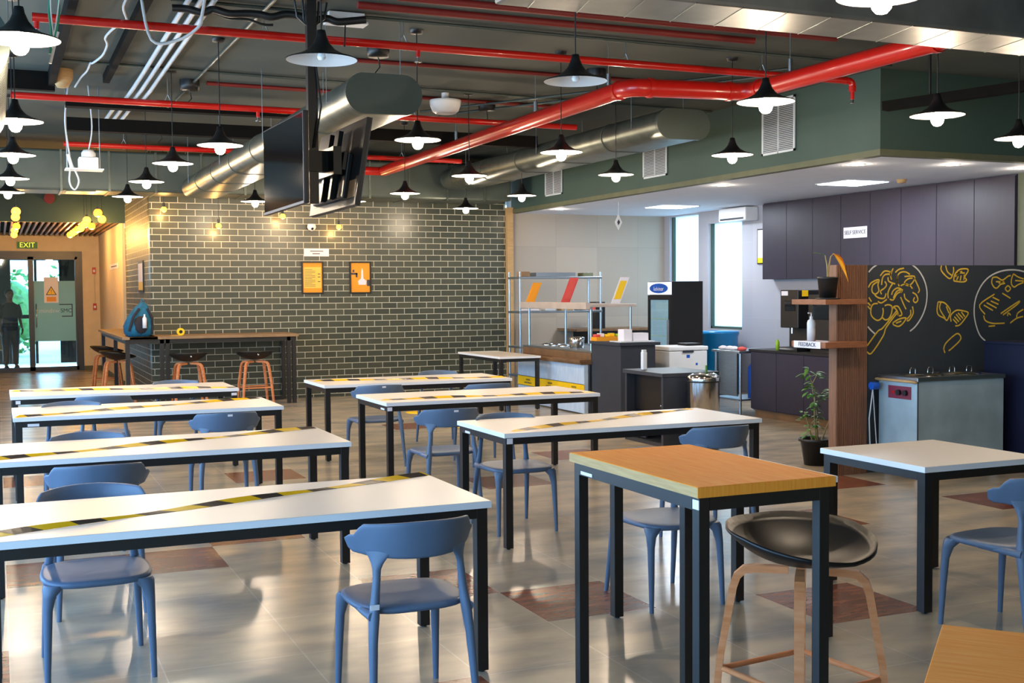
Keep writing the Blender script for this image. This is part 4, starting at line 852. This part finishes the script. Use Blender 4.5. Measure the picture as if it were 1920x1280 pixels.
# tall display fridge: glass door faces -X
r = root('display_fridge', (9.25, 15.3, 0), 0, 'tall black display fridge with lit white and blue header', 'fridge')
MB().bx(.03, .58, 0, .66, .05, 1.78).build('cabinet', M['blkp'], r, .006); MB().bx(.05, .56, .02, .64, 0, .05).build('base', M['blkp'], r)
hd = MB().bx(0, .03, .0, .66, 1.58, 1.77).build('header', mat('lit_white_header', (240, 240, 245), .4, emit=(230, 236, 255), estr=.55), r)
MB().prism([(.27*math.cos(a*PI/16), .075*math.sin(a*PI/16)) for a in range(32)], UY, UZ, (-.003, 0, 0), (0, .33, 1.675)).build('oval_logo', M['bluep'], r)
text('logo_text', 'kelvinor', (-.004, .33, 1.665), -UY, UZ, .09, M['paper'], r)
MB().bx(-.0, .03, 0, .05, .1, 1.57).bx(0, .03, .61, .66, .1, 1.57).bx(0, .03, .05, .61, .1, .18).bx(0, .03, .05, .61, 1.5, 1.57).build('door_frame', M['blkp'], r)
MB().bx(.012, .016, .05, .61, .18, 1.5).build('glass_pane', gl, r)
MB().bx(.022, .03, .05, .61, .18, 1.5).build('interior', mat('glowing_fridge_interior', (150, 160, 176), .5, emit=(150, 170, 200), estr=.45), r)  # lining emits its own glow to brighten the view behind the glass
b = MB()
for z in (.42, .68, .94, 1.2): b.bx(.017, .022, .06, .60, z, z+.02)
b.build('shelf', M['whitep'], r); MB().bx(-.03, 0, .02, .04, .7, 1.2).build('handle', M['chrome'], r)
# charcoal cashier counter
r = root('cashier_counter', (7.2, 13.1, 0), 0, 'tall charcoal counter with orange box and tissue packs on top', 'counter')
MB().bx(0, .5, 0, .8, 0, .95).build('body', M['dcab'], r); MB().bx(-.03, .56, -.03, .8, .95, .99).build('top', M['dcab'], r, .003)
r = root('orange_box', (7.17, 13.7, .99), 0, 'orange open box of snacks on the charcoal counter', 'box')
MB().bx(0, .45, 0, .17, 0, .05).build('tray', M['orange'], r); o = MB()
for k, (x, y, c) in enumerate(((.05, .1, 'redcard'), (.12, .12, 'paper'), (.2, .1, 'yelcard'), (.29, .15, 'yelcard'), (.38, .1, 'greenpl'))):
    MB().bx(x-.035, x+.035, y-.05, y+.04, .05, .085+.01*(k % 2)).build('snack_packet', M[c], r, .008)
r = root('plate', (7.38, 13.3, .99), 0, 'flat white tray under the tissue packs', 'tray'); MB().bx(-.16, .34, -.16, .14, 0, .012).build('tray', M['whitep'], r, .003)
for k, (x0, x1, h, lb) in enumerate(((7.3, 7.42, .15, 'tall white tissue box on the charcoal counter'), (7.44, 7.66, .1, 'low white paper stack right of the tall tissue box'))):
    r = root('tissue_box', ((x0+x1)/2, 13.28, 1.003), 0, lb, 'box'); MB().bx((x0-x1)/2, (x1-x0)/2, -.08, .08, 0, h).build('box', M['paper'], r, .004)
# low charcoal cabinet with open front on -X side
r = root('low_cabinet', (6.36, 10.66, 0), 0, 'low charcoal cabinet with open dark compartments in front of the bin', 'cabinet')
MB().bx(-.02, .68, -.02, .84, .74, .78).build('top', M['dcab'], r, .002); MB().bx(0, .66, 0, .04, 0, .74).bx(0, .66, .78, .82, 0, .74).bx(.6, .66, .04, .78, 0, .74).bx(0, .66, .04, .78, 0, .04).build('carcass', M['dcab'], r)
q = MB().bx(.1, .12, .04, .78, .34, .72).build('inner_door', M['blkp'], r); MB().ico((.095, .2, .42), .012, 8, 6).build('knob', M['chrome'], q)
q = MB().bx(.05, .07, .45, .78, .05, .32).build('drawer', M['dcab'], r); MB().ico((.045, .62, .24), .012, 8, 6).build('knob', M['chrome'], q)
r = root('sanitizer_bottle', (6.47, 11.25, .78), 0, 'white squeeze bottle on the low charcoal cabinet', 'bottle'); MB().bx(-.03, .03, -.025, .025, 0, .2).build('bottle_body', M['whitep'], r, .012); MB().bx(-.022, .022, -.018, .018, .2, .22).build('cap', M['whitep'], r)
# steel bin
r = root('waste_bin', (6.7, 10.42, 0), 0, 'round polished steel waste bin beside the low charcoal cabinet', 'bin')
MB().lathe([(.001, .01), (.165, .01), (.165, .72)], n=36).build('body', M['mirror'], r); MB().lathe([(.172, .7), (.172, .73), (.17, .75), (.12, .785), (.1, .77), (.001, .76)], n=36).build('lid', M['chrome'], r); MB().lathe([(.169, .695), (.173, .7), (.173, .71), (.169, .715)], n=36).build('rubber_band', M['blkp'], r)
MB().tube([(.1, .1, .75), (.1, .1, .86)], .012, 8).build('green_bottle_neck', M['green_leaf'], r)
# serving counter with blue wood panels
r = root('serving_counter', (7.1, 13.93, 0), 0, 'serving counter with whitewashed blue panels, yellow floor-distance band and brown top', 'counter')
MB().bx(0.004, .06, 0, 2.17, .02, .67).build('blue_panel', M['bluewood'], r); MB().bx(.06, .75, 0, 2.17, .1, .67).build('body', M['steel'], r)
MB().bx(-.002, .004, 0, 2.17, .27, .40).build('yellow_band', M['yelcard'], r); MB().bx(-.003, .0, 0, 2.17, .4, .408).bx(-.003, 0, 0, 2.17, .262, .27).build('band_outline', M['ink'], r)
for y in (.3, 1.05, 1.8):
    text('band_text', 'maintain\nsocial distance', (-.003, y, .335), -UY, UZ, .045, M['ink'], r)
MB().bx(-.06, .78, -.02, 2.2, .67, .72).bx(.1, .78, .0, 2.2, .72, .82).build('worktop', M['brownlam'], r, .006); MB().bx(-.08, .1, -.03, .8, .70, .735).build('tray_shelf', M['brownlam'], r)
MB().bx(.1, .8, -.02, 2.2, .82, .85).build('steel_top', M['steel'], r, .004)
for x, y in ((.14, .06), (.14, 2.05), (.74, .06), (.74, 2.05)): MB().tube([(x, y, .85), (x, y, 1.43)], .018, 10).build('gantry_post', M['steel'], r)
MB().bx(.1, .8, 0, 2.15, 1.43, 1.47).bx(.03, .1, 0, 2.15, 1.4, 1.49).build('gantry_shelf', mat('pale_pinkish_steel', (196, 180, 168), .4, .3), r, .004)
MB().lathe([(.001, 0), (.1, 0), (.11, .14), (.1, .15), (.001, .15)], (.35, .9, .85), 18).build('food_can', M['chrome'], r)
b = MB()
for y in (1.3, 1.6, 1.85): b.lathe([(.09, 0), (.09, .02), (.001, .035)], (.35, y, .85), 16)
b.build('pan_lids', M['steel'], r)
for k, (x, y, c, lb, cc) in enumerate(((7.3, 14.9, 'redcard', 'red slanted menu card on the counter gantry', 0), (7.75, 14.25, 'yelcard', 'yellow menu card with white border on the counter gantry', 1), (7.13, 15.7, 'orange', 'orange menu card at the left end of the counter gantry', 2))):
    r = root('menu_card', (x, y, 1.471 if k < 2 else 1.491), 0, lb, 'menu card')
    h = .36 if k < 2 else .28
    def card(b, x0, x1, z0, z1, d):
        vs = []
        for q in (0, .004):
            for xx in (x0, x1):
                for z in (z0, z1): vs.append((xx+z*.42, d+q, z))
        return b.add(vs, [(0, 2, 3, 1), (4, 5, 7, 6), (0, 1, 5, 4), (2, 6, 7, 3), (0, 4, 6, 2), (1, 3, 7, 5)])
    card(MB(), -.07, .07, 0, h, 0).build('card', M['paper'] if k == 1 else M[c], r); card(MB(), -.05, .05, .06, h-.05, -.006).build('print', M[c], r)
# wire rack behind
r = root('steel_rack', (7.5, 16.9, 0), 0, 'open stainless storage rack against the stone tiled kitchen wall', 'rack')
for x in (.0, 1.42):
    for y in (0, .42): MB().tube([(x, y, 0), (x, y, 1.95)], .018, 10).build('post', M['steel'], r)
for z in (.3, .75, 1.3, 1.84): MB().bx(-.02, 1.44, -.02, .44, z, z+.035).build('shelf', mat('blue_tinted_steel_shelf', (130, 150, 178), .35, .8) if z == .3 else M['steel'], r, .003)
MB().bx(.3, 1.0, .05, .35, 1.88, 1.94).build('stacked_trays', M['steel'], r)
for k, (x, w, h, c, lb) in enumerate(((7.72, .25, .03, 'paper', 'flat white tray on the middle rack shelf'), (8.05, .18, .1, 'grillew', 'pale carton on the middle rack shelf'), (8.35, .2, .1, 'oakedge', 'beige carton on the middle rack shelf'), (8.62, .12, .1, 'dcab', 'dark jar on the middle rack shelf'), (8.8, .1, .11, 'redcard', 'red lidded jar at the right end of the rack shelf'), (7.62, .14, .08, 'barwood', 'brown carton at the left of the rack top'), (8.72, .18, .06, 'olive', 'olive tin at the right of the rack top'))):
    z = 1.336 if k < 5 else 1.876
    r = root('carton' if k != 3 and k != 4 else 'jar', (x, 17.02, z), 0, lb, 'container'); MB().bx(-w/2, w/2, -.08, .12, 0, h).build('body', M[c], r, .006)
# back worktop by the stone wall
r = root('back_counter', (9.1, 17.55, 0), 0, 'dark back counter with wooden top along the stone wall', 'counter'); MB().bx(0, 1.2, 0, .7, 0, .97).build('body', M['blkp'], r); MB().bx(-.3, 1.22, -.02, .72, .97, 1.01).build('worktop', M['brownlam'], r)
r = root('black_appliance', (9.28, 17.7, 1.01), 0, 'black upright appliance left of the display fridge', 'appliance'); MB().bx(-.08, .1, -.1, .15, 0, .45).build('body', M['blkp'], r, .01); MB().bx(-.05, .07, -.103, -.1, .3, .4).build('panel', M['blkgl'], r)

# mural partition
r = root('mural_panel', (7.1, 8.4, 0), 0, 'dark partition with yellow and white painted pasta drawings', 'mural panel')
MB().bx(0, 3.4, 0, .08, 0, 1.86).build('board', M['mural'], r)
# pixel (photo) -> panel coordinates, both read off the flat painting
def mp(px, py):
    x = (px-1627)/293*1.87+.02 + (px-1627)*(px-1920)*1.6e-6
    return (x, 1.86-(py-497)*.00452*(1-.00045*(px-1627)))
def stroke(b, pts, wd, closed=False):
    P3 = [Vector((*mp(*p), 0)) for p in pts]
    Q = []
    if len(P3) > 2:
        n = len(P3); idx = range(n if closed else n-1)
        for i in idx:
            p0, p1, p2, p3 = (P3[(i-1) % n] if closed or i > 0 else P3[i]), P3[i], P3[(i+1) % n], (P3[(i+2) % n] if closed or i+2 < n else P3[min(i+1, n-1)])
            for t in (0, .25, .5, .75): Q.append(.5*((2*p1)+(p2-p0)*t+(2*p0-5*p1+4*p2-p3)*t*t+(3*p1-p0-3*p2+p3)*t**3))
        Q.append(P3[0] if closed else P3[-1])
    else: Q = P3
    L, R = [], []
    for i, p in enumerate(Q):
        d = (Q[min(i+1, len(Q)-1)]-Q[max(i-1, 0)]); d = d.normalized() if d.length > 0 else Vector((1, 0, 0)); nn = Vector((-d.y, d.x, 0))*wd/2
        L.append((p.x+nn.x, -.0015, min(1.858, p.y+nn.y))); R.append((p.x-nn.x, -.0015, min(1.858, p.y-nn.y)))
    b.loft([L, R], closed=False, caps=False, sm=False)
def z6(pts): return [(1600+x/5.82, 480+y/5.82) for x, y in pts]
b = MB()
for pts in ([(168, 180), (210, 130), (262, 92)], [(645, 92), (720, 170), (780, 290), (808, 430), (800, 580), (760, 720), (690, 840), (625, 900)], [(160, 805), (200, 855), (240, 895)],
            [(1450, 1112), (1390, 1030), (1345, 880), (1325, 720), (1340, 540), (1400, 370), (1490, 250), (1610, 180), (1740, 160), (1862, 185), (1950, 240)]): stroke(b, z6(pts), .014)
b.build('white_plate_outline', M['chalk'], r)['kind'] = 'stuff'
b = MB()
YL = [[(165, 355), (200, 300), (280, 268), (270, 330), (280, 400), (240, 435), (205, 400), (215, 330), (270, 290)], [(295, 225), (340, 170), (400, 180), (410, 230)], [(310, 330), (320, 250), (350, 210), (400, 205)], [(410, 215), (430, 150), (440, 145)], [(420, 270), (405, 210), (420, 170)],
 [(460, 185), (500, 150), (555, 135)], [(490, 330), (480, 250), (510, 190), (570, 180), (620, 210)], [(380, 240), (390, 290), (460, 322)], [(505, 350), (480, 290), (490, 220)], [(560, 235), (670, 235), (650, 310), (600, 345), (560, 310), (600, 265), (650, 255)], [(670, 260), (700, 330), (725, 400), (710, 440)],
 [(520, 345), (570, 325), (620, 345), (650, 385)], [(345, 290), (365, 330), (340, 370), (300, 400), (310, 440)], [(235, 445), (280, 480), (340, 485), (360, 430)], [(270, 520), (310, 540), (370, 500)], [(385, 490), (380, 430), (400, 370), (430, 320)], [(400, 500), (440, 510), (480, 440), (540, 410)], [(420, 450), (440, 400), (490, 370), (545, 400)], [(440, 490), (470, 420), (510, 395), (530, 430)],
 [(520, 480), (550, 560), (580, 630)], [(560, 440), (570, 500), (620, 545)], [(650, 430), (690, 460), (710, 520), (685, 555), (660, 530), (675, 490)], [(170, 470), (200, 520)], [(160, 530), (190, 565)], [(160, 570), (185, 605)],
 [(270, 545), (220, 550), (195, 600), (200, 680), (260, 740), (310, 720), (330, 650), (325, 600)], [(345, 575), (385, 565), (425, 590), (420, 670), (390, 730), (350, 740), (320, 710)], [(430, 620), (450, 590), (490, 590), (520, 640), (535, 690), (510, 705), (480, 680)], [(450, 600), (480, 640), (500, 700)],
 [(650, 600), (660, 680), (620, 760), (590, 770)], [(630, 640), (630, 700), (590, 750)], [(435, 785), (500, 745), (580, 735), (545, 800), (500, 830), (450, 810), (435, 785)], [(470, 790), (530, 770)],
 [(475, 645), (330, 830), (270, 870), (155, 1025)], [(485, 665), (365, 830), (330, 930), (205, 1115), (155, 1095)],
 [(965, 100), (965, 170), (1055, 270), (1095, 190), (1095, 120)], [(1010, 100), (1030, 180), (1080, 230)], [(1100, 300), (1110, 220), (1160, 155), (1240, 145), (1255, 175), (1220, 250), (1240, 290), (1200, 315), (1100, 300)], [(1120, 250), (1140, 200), (1220, 200)], [(1130, 290), (1150, 240)], [(1170, 295), (1180, 230)], [(1210, 290), (1215, 220)], [(1125, 215), (1190, 175)],
 [(930, 560), (1000, 575), (1060, 660), (1060, 720), (1030, 800), (1000, 770), (940, 730), (920, 670), (930, 560)], [(960, 570), (950, 650), (1010, 770)], [(1020, 620), (1050, 710)],
 [(1075, 820), (1070, 740), (1130, 680), (1200, 690), (1260, 720), (1235, 780), (1170, 870), (1120, 880)], [(1095, 790), (1140, 850)], [(1110, 760), (1160, 830)], [(1130, 730), (1180, 810)], [(1150, 715), (1205, 790)], [(1185, 705), (1225, 770)],
 [(995, 1170), (1020, 1090), (1130, 985), (1175, 1010), (1175, 1070), (1080, 1170), (1050, 1190)], [(1000, 1175), (1010, 1215)],
 [(1520, 265), (1570, 260), (1630, 300), (1690, 250), (1720, 240)], [(1520, 270), (1515, 340), (1545, 400), (1575, 405), (1610, 360), (1660, 345)], [(1560, 320), (1650, 325)], [(1590, 345), (1640, 310)], [(1750, 215), (1730, 290), (1730, 360), (1760, 400), (1800, 370), (1860, 340)], [(1750, 215), (1800, 260), (1862, 290)], [(1770, 310), (1862, 320)], [(1660, 420), (1690, 380), (1720, 420), (1690, 460), (1660, 420)],
 [(1545, 490), (1385, 625), (1445, 755)], [(1630, 480), (1720, 555)], [(1525, 530), (1600, 580)], [(1505, 580), (1590, 630)], [(1460, 600), (1570, 680)], [(1430, 630), (1530, 710)], [(1615, 760), (1810, 605), (1790, 650), (1640, 780)], [(1430, 770), (1450, 840), (1530, 885), (1660, 895)], [(1690, 800), (1700, 760), (1725, 790)], [(1790, 830), (1800, 770), (1862, 720)], [(1720, 900), (1790, 840), (1862, 820)], [(1485, 920), (1555, 920)]]
for pts in YL: stroke(b, z6(pts), .0135)
b.build('yellow_pasta_drawing', M['yel'], r)['kind'] = 'stuff'
# walnut column with two shelves
r = root('slatted_column', (6.76, 8.38, 0), 0, 'walnut slatted column with two corner shelves beside the mural', 'column')
MB().bx(0, .34, 0, .1, 0, 1.86).build('column_body', M['slat'], r)
b = MB()
for k in range(17): b.bx(.004+k*.02, .014+k*.02, -.006, 0, .0, 1.86)
b.build('slats', M['slat'], r)
for z0, z1 in ((1.515, 1.56), (1.14, 1.19)): MB().bx(-.26, .19, -.18, -.007, z0, z1).bx(-.26, -.001, -.007, .29, z0, z1).build('shelf', M['slate'], r, .002)
r = root('feedback_sign', (6.498, 8.44, 1.135), 0, 'white FEEDBACK sign on the left edge of the lower walnut shelf', 'sign'); MB().bx(-.006, 0, -.18, .19, 0, .06).build('board', M['paper'], r); text('sign_text', 'FEEDBACK', (-.0075, 0, .03), -UY, UZ, .05, M['ink'], r)
r = root('pump_bottle', (6.575, 8.49, 1.19), 0, 'white pump bottle on the lower walnut shelf', 'bottle'); MB().lathe([(.001, 0), (.036, 0), (.037, .16), (.03, .185), (.014, .195), (.014, .22), (.001, .22)], n=18).build('bottle_body', M['whitep'], r); MB().tube([(0, 0, .22), (0, 0, .25), (-.035, 0, .25)], .006, 8).build('pump', M['whitep'], r)
# plants
def leafy(b, c, d, L, w, droop=.3):
    c, d = Vector(c), Vector(d).normalized(); s = d.cross(UZ); s = s.normalized() if s.length > .01 else UX; pts = []
    for t in (0, .25, .5, .75, 1):
        p = c+d*L*t-UZ*droop*L*t*t; ww = w*math.sin(PI*min(.98, max(.06, t)))**.8; pts.append([p-s*ww/2, p+UZ*.004, p+s*ww/2])
    b.loft(pts, closed=False, caps=False)
r = root('potted_plant', (6.61, 8.31, 1.56), 0, 'black pot with one drooping yellow leaf on the upper walnut shelf', 'plant')
MB().lathe([(.09, 0), (.105, .0), (.105, .012), (.08, .014)], n=20, caps=True).build('saucer', M['blkp'], r)
MB().lathe([(.001, .012), (.07, .012), (.088, .175), (.092, .18), (.092, .195), (.08, .195), (.078, .175)], n=24).build('pot', M['blkp'], r); MB().lathe([(.001, .175), (.08, .172)], n=16).build('soil', M['soil'], r)
MB().tube([(.0, 0, .17), (.01, 0, .28), (.03, 0, .37), (.06, 0, .395)], [.008, .007, .005, .004], 8).tube([(0, 0, .17), (-.01, 0, .3), (-.03, 0, .38)], [.007, .006, .004], 8).build('stem', M['stem'], r)
b = MB(); leafy(b, (.055, 0, .395), (.5, -.2, -.1), .14, .075, 1.6); leafy(b, (.055, 0, .395), (.75, .1, .1), .16, .07, 1.3); b.build('yellow_leaf', M['yleaf'], r)
b = MB(); leafy(b, (-.03, 0, .38), (-1, 0, .35), .14, .04, .2); b.build('green_leaf', M['green_leaf'], r)
r = root('potted_plant', (7.03, 9.0, 0), 0, 'leggy green plant in a black pot on the floor by the walnut column', 'plant')
MB().lathe([(.001, 0), (.11, 0), (.145, .22), (.165, .225), (.165, .25), (.145, .25), (.14, .22)], n=24).build('pot', M['blkp'], r); MB().lathe([(.001, .222), (.142, .22)], n=16).build('soil', M['soil'], r)
stems = [[(0, 0, .2), (-.02, .0, .45), (-.03, -.02, .7), (-.1, -.02, .86)], [(.02, 0, .2), (.02, .02, .5), (-.02, .04, .75), (.02, .02, .84)], [(-.02, .02, .2), (-.06, .04, .38), (-.12, .02, .5)], [(.05, 0, .2), (.16, 0, .42), (.24, .0, .55), (.22, 0, .68)]]
b = MB()
for s in stems: b.tube(s, [.008, .006, .005, .003][:len(s)], 6)
b.build('stem', M['stem'], r)
b = MB(); rr = random.Random(4)
cl = [(-.12, -.02, .88, 10, .08), (-.1, -.02, .76, 9, .07), (.02, .02, .84, 9, .08), (-.05, 0, .66, 8, .07), (-.04, 0, .55, 10, .07), (-.1, .03, .45, 10, .08), (-.04, .0, .36, 10, .07), (.06, 0, .62, 7, .06), (.2, 0, .68, 10, .07), (.28, 0, .72, 8, .06), (.12, 0, .66, 8, .06), (-.08, 0, .3, 6, .06), (.03, 0, .45, 6, .05)]
for x, y, z, n, s in cl:
    for k in range(n):
        a = rr.uniform(0, 2*PI); leafy(b, (x+rr.uniform(-.03, .03), y+rr.uniform(-.03, .03), z+rr.uniform(-.04, .04)), (math.cos(a), math.sin(a), rr.uniform(-.3, .6)), rr.uniform(.06, .095), rr.uniform(.03, .046), .4)
b.build('foliage', M['green_leaf'], r)
# food warmer trolley
r = root('plate_warmer', (7.2, 7.85, 0), 0, 'stainless plate warmer trolley with two covered wells in front of the mural', 'plate warmer')
MB().bx(0, .98, 0, .49, .1, .85).build('cabinet', M['steelm'], r, .006); MB().bx(-.01, .99, -.01, .5, .85, .885).build('top', M['steel'], r, .004); MB().bx(-.004, .004, -.004, .004, .1, .85).build('corner_seam', M['dcab'], r)
for x in (.27, .72):
    q = MB().lathe([(.001, .02), (.06, .02), (.17, .012), (.185, 0), (.19, -.005)], (x, .25, .888), 28).build('lid', M['chrome'], r)
    for dx in (-.1, .1): MB().tube([(x+dx-.03, .25, .9), (x+dx-.03, .25, .94), (x+dx-.02, .25, .95), (x+dx+.02, .25, .95), (x+dx+.03, .25, .94), (x+dx+.03, .25, .9)], .005, 6).build('lid_handle', M['chrome'], q)
MB().tube([(-.0, .02, .84), (-.05, .02, .85), (-.05, .47, .85), (0, .47, .84)], .012, 8).build('push_handle', M['oakedge'], r)
q = MB().bx(-.006, 0, .08, .36, .69, .80).build('control_panel', mat('maroon_control_panel', (120, 40, 60), .4), r)
for y in (.14, .22): MB().loft([[(x, y+.025*math.cos(a*PI/8), .745+.025*math.sin(a*PI/8)) for a in range(16)] for x in (-.03, -.006)]).build('knob', M['blkp'], q)
MB().bx(-.01, -.006, .28, .31, .735, .755).build('red_switch', M['red'], q)
for x in (.06, .92):
    for y in (.05, .43):
        MB().loft([[(x+.035*math.cos(a*PI/8), y+dy, .038+.035*math.sin(a*PI/8)) for a in range(16)] for dy in (-.014, .014)]).bx(x-.02, x+.02, y-.02, y+.02, .06, .1).build('castor', M['grillew'], r)
q = MB().loft([[(-.05+.0, .45+.035*math.cos(a*PI/8), .79+.035*math.sin(a*PI/8)) for a in range(16)], [(-.12, .45+.035*math.cos(a*PI/8), .79+.035*math.sin(a*PI/8)) for a in range(16)]]).build('blue_plug', M['bluep'], r)
MB().tube([(-.1, .45, .76), (-.13, .46, .5), (-.12, .46, .25), (-.06, .46, .12)], .006, 6).tube([(-.1, .45, .76), (-.06, .46, .4), (-.02, .48, .15)], .005, 6).build('power_cord', M['grillew'], r)
r = root('navy_cabinet', (8.35, 7.75, 0), 0, 'plain navy blue cabinet at the right edge beside the plate warmer', 'cabinet')
MB().bx(0, .9, 0, .5, 0, 1.14).build('body', M['navy'], r, .004); MB().bx(-.01, .91, -.01, .51, 1.14, 1.16).build('top', M['navy'], r)

# ------------------------------------------------------------------ person beyond the glass door
def person():
    r = root('person', (.24, 28.3, 0), math.radians(200), 'person in dark clothes with a bag standing beyond the glass door', 'person')
    V = [(0, 0, .95), (0, 0, 1.12), (0, .0, 1.3), (0, .01, 1.44), (0, .015, 1.52), (0, .02, 1.6), (0, .025, 1.7), (.17, 0, 1.4), (.22, -.01, 1.13), (.24, .08, .88), (-.17, 0, 1.4), (-.22, -.01, 1.13), (-.23, .1, .9), (.09, 0, .9), (.1, .02, .5), (.1, -.01, .09), (.11, .13, .04), (-.09, 0, .9), (-.11, .04, .5), (-.11, .02, .09), (-.12, .16, .04)]
    E = [(0, 1), (1, 2), (2, 3), (3, 4), (4, 5), (5, 6), (3, 7), (7, 8), (8, 9), (3, 10), (10, 11), (11, 12), (0, 13), (13, 14), (14, 15), (15, 16), (0, 17), (17, 18), (18, 19), (19, 20)]
    R = [.14, .13, .15, .1, .052, .085, .075, .06, .045, .03, .06, .045, .03, .09, .065, .045, .035, .09, .065, .045, .035]
    me = bpy.data.meshes.new('body'); me.from_pydata(V, E, []); o = bpy.data.objects.new('body', me); C.objects.link(o); o.parent = r
    md = o.modifiers.new('skin', 'SKIN'); me.skin_vertices or me.attributes
    if not me.skin_vertices:
        bm = bmesh.new(); bm.from_mesh(me); bm.verts.layers.skin.verify(); bm.to_mesh(me); bm.free()
    for i, v in enumerate(me.skin_vertices[0].data): v.radius = (R[i], R[i]*.8); v.use_root = (i == 0)
    o.modifiers.new('sub', 'SUBSURF').levels = 1; o.modifiers['sub'].render_levels = 2; me.materials.append(M['skin'])
    dg = bpy.context.evaluated_depsgraph_get(); bpy.context.view_layer.update()
    m2 = bpy.data.meshes.new_from_object(o.evaluated_get(bpy.context.evaluated_depsgraph_get()))
    o.modifiers.clear(); o.data = m2
    if not m2.materials: m2.materials.append(M['skin'])
    for p in m2.polygons: p.use_smooth = True
    def hand(s, c):
        b = MB(); c = Vector(c); b.ico(c, .042, 10, 6, (.5, .8, 1.1))
        for k, L in enumerate((.07, .08, .075, .06)):
            y = -.03+.02*k; b.tube([c+Vector((0, y, -.03)), c+Vector((s*-.01, y+.004, -.03-L*.55)), c+Vector((s*-.03, y+.01, -.03-L*.95))], [.009, .0085, .007], 6)
        b.tube([c+Vector((0, .03, .0)), c+Vector((s*-.015, .055, -.025)), c+Vector((s*-.02, .06, -.055))], [.011, .01, .008], 6); b.build('hand', M['skin'], r)
    hand(1, (.24, .1, .85)); hand(-1, (-.23, .12, .87))
    def shell(name, rings, m): MB().loft([[(cx+sup(2*PI*k/20, 2.4)[0]*w, cy+sup(2*PI*k/20, 2.4)[1]*d, z) for k in range(20)] for z, cx, cy, w, d in rings]).build(name, m, r)
    shell('shirt', [(.86, 0, 0, .18, .13), (1.0, 0, 0, .175, .13), (1.15, 0, 0, .165, .125), (1.32, 0, 0, .2, .14), (1.43, 0, 0, .17, .11), (1.48, 0, .01, .08, .07)], M['dark_fab'])
    for s in (-1, 1):
        MB().tube([(s*.15, 0, 1.42), (s*.2, 0, 1.28), (s*.225, -.01, 1.14)], [.075, .068, .06], 12).build('sleeve', M['dark_fab'], r)
        MB().tube([(s*.085, 0, .92), (s*.1, .02, .7), (s*.105, .02, .5), (s*.105, 0, .12)], [.115, .1, .08, .065], 14).build('trouser_leg', M['ink'], r)
        MB().ico((s*.11, .06, .04), .06, 12, 8, (.75, 1.9, .7)).build('shoe', M['blkp'], r)
    MB().ico((0, .02, 1.66), .098, 16, 10, (.85, 1.0, 1.1)).build('head', M['skin'], r)
    MB().ico((0, -.005, 1.695), .102, 16, 10, (.92, 1.02, .95)).build('hair', M['blkp'], r)
    MB().ico((0, .125, 1.65), .016, 8, 6, (.8, 1.2, 1.6)).build('nose', M['skin'], r); MB().bx(-.025, .025, .108, .114, 1.6, 1.607).build('mouth', M['dred'], r)
    for s in (-1, 1):
        MB().ico((s*.032, .108, 1.675), .01, 8, 6).build('eye', M['blkgl'], r); MB().ico((s*.085, .015, 1.66), .02, 8, 6, (.5, .8, 1.4)).build('ear', M['skin'], r)
    return r
person()
r = root('shoulder_bag', (.47, 28.36, .42), 0, 'pale bag carried beside the person beyond the glass door', 'bag')
r.location = (.08, 28.5, .42); MB().bx(-.12, .12, -.06, .06, 0, .34).build('bag_body', M['oakedge'], r, .02); MB().tube([(-.08, 0, .34), (-.05, 0, .48), (.05, 0, .48), (.08, 0, .34)], .01, 8).build('handle', M['blkp'], r)
# yellow floor stickers
for k, (x, y, lb) in enumerate(((5.3, 15.3, 'round yellow floor sticker far back near the tiled wall'), (5.15, 13.55, 'round yellow floor sticker in front of the blue panelled counter'))):
    o = MB().lathe([(.22, 0), (.22, .002), (.001, .002)], n=28).build('floor_sticker', M['yelcard']); o.location = (x, y, .0005); tag(o, lb, 'floor sticker', 'yellow floor stickers')
